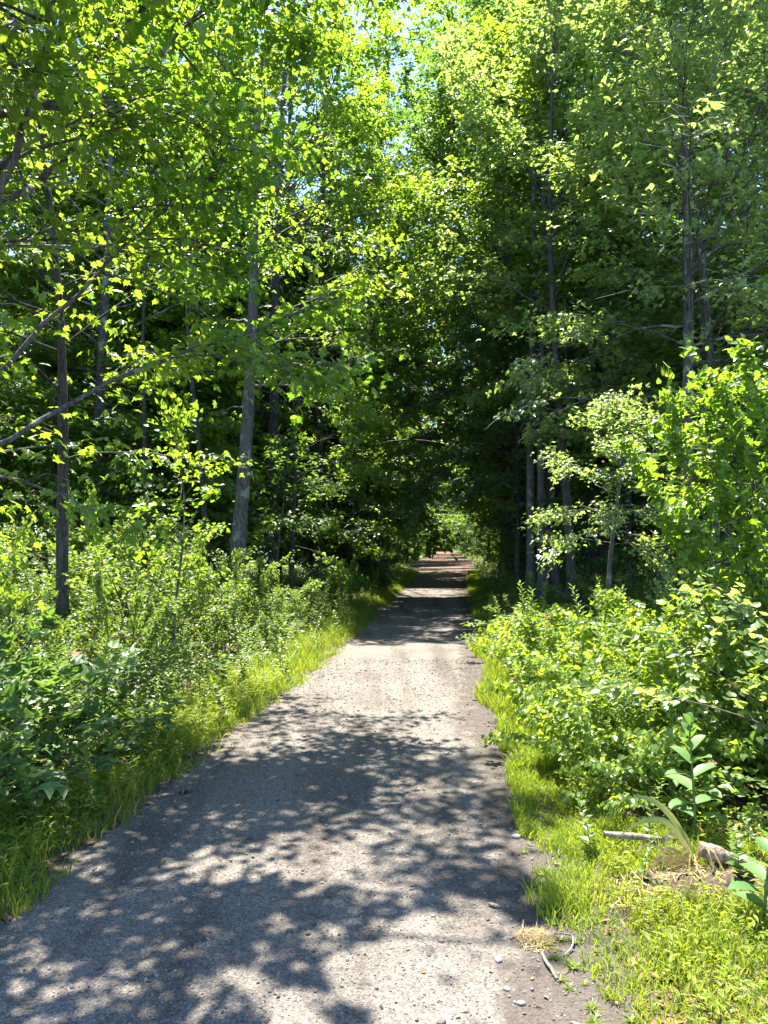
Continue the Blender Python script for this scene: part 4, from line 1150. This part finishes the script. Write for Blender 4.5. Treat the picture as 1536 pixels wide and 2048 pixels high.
def ribbon(b, pts, w, a, up=None):
    P = smooth(pts, 12)
    T = nrm(np.gradient(P, axis=0))
    S = nrm(np.cross(T, np.array([0.2, -0.9, 0.35]) if up is None else up))
    ww = w * np.clip(np.sin(np.linspace(0.5, pi, 12)), 0.03, 1)[:, None] * 0.5
    V = np.concatenate([P - S * ww, P + S * ww])
    F = np.array([[i, i + 1, 13 + i, 12 + i] for i in range(11)])
    b.add(V, F, a)
def iris_clump():
    base = px(1386, 1755, 3.68)
    base[2] = float(gz(base[0], base[1])) + 0.03
    root = empty("iris_clump", base)
    tag(root, "dying iris clump with tall arched yellow green blades bent over the branch", "iris plant")
    g = MB()
    def rel(*p): return [np.array(q) - base for q in p]
    ribbon(g, rel(base, px(1380, 1690, 3.7), px(1350, 1645, 3.7), px(1318, 1610, 3.68), px(1280, 1594, 3.66), px(1240, 1600, 3.63)), 0.0250, 0.55)
    ribbon(g, rel(base, px(1378, 1700, 3.65), px(1345, 1655, 3.63), px(1310, 1640, 3.6), px(1270, 1650, 3.58), px(1226, 1682, 3.56)), 0.0225, 0.75)
    ribbon(g, rel(base, px(1384, 1710, 3.72), px(1360, 1660, 3.74), px(1322, 1636, 3.75), px(1280, 1636, 3.75)), 0.0175, 0.45)
    ribbon(g, rel(base, px(1394, 1720, 3.68), px(1396, 1690, 3.68), px(1396, 1665, 3.68)), 0.0175, 0.2)
    ribbon(g, rel(base, px(1382, 1705, 3.7), px(1352, 1640, 3.7), px(1310, 1600, 3.66), px(1262, 1588, 3.63)), 0.0150, 0.9)
    for i, o in enumerate([g.build("arched_blade", M['irisleaf'], root)]):
        pass
    d = MB()
    r = np.random.default_rng(7)
    for tip, mid, w in [((1322, 1752), (1338, 1668), 0.017), ((1268, 1706), (1290, 1690), 0.012), ((1296, 1745), (1330, 1715), 0.012), ((1340, 1770), (1345, 1700), 0.014), ((1300, 1730), (1310, 1718), 0.010)]:
        ribbon(d, rel(base, px((1386 + mid[0]) / 2, mid[1] + 12, 3.66), px(*mid, 3.62), px((mid[0] + tip[0]) / 2, (mid[1] * .6 + tip[1] * .4), 3.6), px(*tip, 3.58)), w, r.uniform(0.2, 0.9))
    for i in range(12):
        az = r.uniform(2.4, 5.6); L = r.uniform(0.12, 0.30)
        p = [np.array([0, 0, 0.0]), np.array([cos(az) * L * .45, sin(az) * L * .4, r.uniform(0.03, 0.13)]), np.array([cos(az) * L * .8, sin(az) * L * .7, r.uniform(0.0, 0.07)]), np.array([cos(az) * L, sin(az) * L * .9, -0.01])]
        ribbon(d, p, r.uniform(0.006, 0.012), r.uniform(0.1, 1))
    d.build("withered_blade", M['straw'], root)
iris_clump()

def straw_litter():
    b = MB()
    r = np.random.default_rng(12)
    for i in range(420):
        x = 1.40 + r.normal(0, 0.22); y = 3.46 + r.normal(0, 0.10)
        az = r.uniform(0, 6.28); L = r.uniform(0.03, 0.16)
        z = float(gz(x, y)) + 0.015 + 0.045 * max(0, 1 - np.hypot((x - 1.50) / 0.30, (y - 3.62) / 0.16)) + 0.012 * r.random()
        p = np.array([x, y, z]); d = np.array([cos(az), sin(az) * 0.7, r.normal(0, 0.12)]) * L
        s = np.array([-sin(az), cos(az), 0.3]) * r.uniform(0.0012, 0.005)
        b.add([p - s, p + s, p + d + s * .6, p + d - s * .6], [[0, 1, 2, 3]], r.random())
    tag(b.build("straw_litter", M['straw']), kind="stuff")
straw_litter()

def milkweed(loc, H, label, seed, nl=14, ls=0.19, lean=(0.0, 0.0)):
    r = np.random.default_rng(seed)
    loc = np.array([loc[0], loc[1], float(gz(*loc)) - 0.01])
    root = empty("milkweed", loc)
    tag(root, label, "milkweed", "milkweeds by the log")
    z = np.linspace(0, 1, 9)
    S = np.stack([lean[0] * z ** 1.5, lean[1] * z ** 1.5, H * z], -1)
    st = MB(); st.tube(S, np.linspace(0.008, 0.004, 9), 8)
    st.build("stem", M['stem'], root, True)
    W = [0.02, 0.19, 0.235, 0.22, 0.15, 0.0]; U = [0, 0.22, 0.45, 0.65, 0.85, 1.0]
    for i in range(nl):
        u = 0.20 + 0.8 * (i // 2) / max(1, nl // 2 - 1)
        p, _ = along(S, np.array([u])); p = p[0]
        az = (i // 2) * 1.57 + (i % 2) * pi + r.normal(0, 0.2) + seed
        up = 0.25 + 0.95 * u ** 2 + r.normal(0, 0.08)
        L = ls * (1.05 - 0.55 * u ** 3) * r.uniform(0.85, 1.1)
        d = np.array([cos(az) * cos(up), sin(az) * cos(up), sin(up)])
        s = np.array([-sin(az), cos(az), 0]); nn = np.cross(d, s); nn = -nn if nn[2] < 0 else nn
        V = []
        for uu, w in zip(U, W):
            c = p + d * L * uu - np.array([0, 0, 0.28 * L * uu ** 2.2])
            V += [c - s * w * L + nn * w * L * 0.35, c, c + s * w * L + nn * w * L * 0.35]
        F = [[3 * k + q, 3 * k + q + 1, 3 * k + q + 4, 3 * k + q + 3] for k in range(5) for q in (0, 1)]
        b = MB(); b.add(V, F, float(np.clip(r.normal(0.5, 0.25), 0, 1)))
        b.build("leaf", M['milk'], root, True)
for k, (x, y) in enumerate([(1.20, 3.62), (1.34, 3.98), (1.62, 3.55), (1.78, 3.72), (1.05, 3.95), (1.92, 3.35)]):
    place(AS[k % 3], x, y, k * 1.1, 0.5 + 0.08 * (k % 3), "short aster growing beside the pale log and branch", "wildflower", "asters by the log")
milkweed((1.62, 4.05), 0.62, "tall milkweed with broad upright leaves rising before the bittersweet", 2, 16, 0.19, (-0.06, -0.08))
milkweed((1.53, 3.15), 0.42, "short milkweed with wide drooping leaves in front of the log at the border", 5, 14, 0.165, (0.02, -0.05))

def dead_root_clump():
    X, Y = gp(1062, 1868)
    base = np.array([X, Y, float(gz(X, Y)) + 0.006])
    root = empty("dead_root_clump", base)
    tag(root, "dry straw coloured root clump lying on the soil beside the grass", "dead plant")
    r = np.random.default_rng(4)
    b = MB()
    for i in range(520):
        az = r.uniform(0, 6.28); L = r.uniform(0.008, 0.045); q = r.random() ** 0.6 * 0.075
        a2 = r.uniform(0, 6.28)
        p = np.array([cos(a2) * q * 1.0, sin(a2) * q * 1.2, 0.03 * (1 - q / 0.08) * r.random() + 0.004])
        d = np.array([cos(az), sin(az), r.normal(0.15, 0.35)]) * L
        s = np.array([-sin(az), cos(az), 0.3]) * r.uniform(0.0006, 0.0016)
        b.add([p - s, p + s, p + d], [[0, 1, 2]], r.random())
    b.build("fibre", M['straw'], root)
    t = MB()
    def g(x, y, h=0.012):
        q = gp(x, y); return np.array([q[0], q[1], float(gz(*q)) + h]) - base
    t.tube(smooth([g(1078, 1895), g(1085, 1915, 0.02), g(1096, 1930, 0.02), g(1106, 1945)], 12), np.linspace(0.005, 0.0065, 12), 8)
    t.build("root", M['deadwood'], root, True)
    t = MB(); t.tube(smooth([g(1100, 1862, 0.02), g(1118, 1866, 0.03), g(1138, 1872, 0.03), g(1136, 1888, 0.02), g(1120, 1900)], 14), np.linspace(0.004, 0.003, 14), 7)
    t.build("root", M['deadwood'], root, True)
    t = MB(); t.tube(smooth([g(1042, 1835, 0.02), g(1036, 1856, 0.01), g(1014, 1866)], 10), np.linspace(0.005, 0.003, 10), 7)
    t.build("root", M['deadwood'], root, True)
dead_root_clump()
def ground_piece(name, label, pts, rads, cat, seed):
    P = []
    for x, y, h in pts:
        q = gp(x, y); P.append((q[0], q[1], float(gz(*q)) + h))
    return wood_piece(name, label, P, rads, cat, seed, n=16, k=8)
ground_piece("wood_chip", "short tan wood chip with a dark shadow on the soil", [(974, 1800, 0.014), (985, 1804, 0.016), (996, 1805, 0.012)], [0.006, 0.0085, 0.005], "wood chip", 4)
ground_piece("stick", "white peeled stick lying at the lowest border of the soil", [(1132, 2028, 0.012), (1148, 2036, 0.014), (1166, 2048, 0.012), (1180, 2060, 0.012)], [0.003, 0.006, 0.007, 0.006], "stick", 5)
ground_piece("stick", "tiny forked pale twig on the shaded gravel near the bottom border", [(300, 2005, 0.004), (305, 1995, 0.005), (304, 1985, 0.005)], [0.0015, 0.0018, 0.001], "stick", 6)
def dry_leaf(x, y, s, label, seed):
    r = np.random.default_rng(seed)
    X, Y = gp(x, y)
    b = MB()
    V = MAPLE * s + np.stack([0 * MAPLE[:, 0], 0 * MAPLE[:, 0], 0.18 * s * vnoise(MAPLE[:, 0] * 3, MAPLE[:, 1] * 3, 2, seed) + 0.15 * s], -1)
    b.add(V, MAPLEF, 0.8)
    o = b.build("dry_leaf", M['litter'])
    o.location = (X, Y, float(gz(X, Y)) + 0.008)
    o.rotation_euler = (0.1, 0.15, r.uniform(0, 6))
    tag(o, label, "leaf", "dry leaves on the verge")
dry_leaf(380, 1577, 0.10, "curled brown leaf on the gravel by the left verge", 1)
dry_leaf(263, 1590, 0.085, "brown leaf caught in the short grass left of the gravel", 2)
dry_leaf(150, 1312, 0.10, "orange brown leaf on top of the dark shrubs above the viburnums", 3)
bpy.data.objects["dry_leaf.002"].location = tuple(px(150, 1312, 5.6))

# fallen leaves and twigs over the wood's floor
def leaf_litter():
    b = MB()
    r = np.random.default_rng(66)
    n = 16000
    y = 2.5 + 55 * r.random(n) ** 1.6
    side = r.random(n) < 0.5
    x = np.where(side, el(y) - 0.02 - 9 * r.random(n) ** 1.6, er(y) + 0.25 + 9 * r.random(n) ** 1.6)
    P = np.stack([x, y, gz(x, y) + 0.012], -1)
    D = nrm(np.stack([r.normal(0, 1, n), r.normal(0, 1, n), r.normal(0, 0.15, n)], -1))
    N = nrm(np.stack([r.normal(0, 0.25, n), r.normal(0, 0.25, n), np.ones(n)], -1))
    b.leaves(KITE, KITEF, P, D, N, r.uniform(0.03, 0.08, n), r.random(n))
    n = 900
    y = 2.0 + 18 * r.random(n) ** 1.4
    x = el(y) + (er(y) - el(y)) * np.where(r.random(n) < 0.6, r.beta(0.5, 0.5, n), r.random(n))
    D = nrm(np.stack([r.normal(0, 1, n), r.normal(0, 1, n), r.normal(0, 0.1, n)], -1))
    N = nrm(np.stack([r.normal(0, 0.3, n), r.normal(0, 0.3, n), np.ones(n)], -1))
    b.leaves(KITE, KITEF, np.stack([x, y, gz(x, y) + 0.010], -1), D, N, r.uniform(0.008, 0.028, n), r.random(n))
    b.leaves(KITE * np.array([0.12, 1, 1]), KITEF, np.stack([x[::4] + 0.3, y[::4] + 0.2, gz(x[::4], y[::4]) + 0.009], -1), D[::4], N[::4], r.uniform(0.03, 0.08, len(x[::4])), r.random(len(x[::4])))
    tag(b.build("fallen_leaves", M['litter']), kind="stuff")
leaf_litter()

# prototypes that found no place
for p in PT + PS + SH + VB + VN + RB + HB + AS:
    if p.name not in used:
        for c in list(p.children):
            bpy.data.objects.remove(c)
        bpy.data.objects.remove(p)
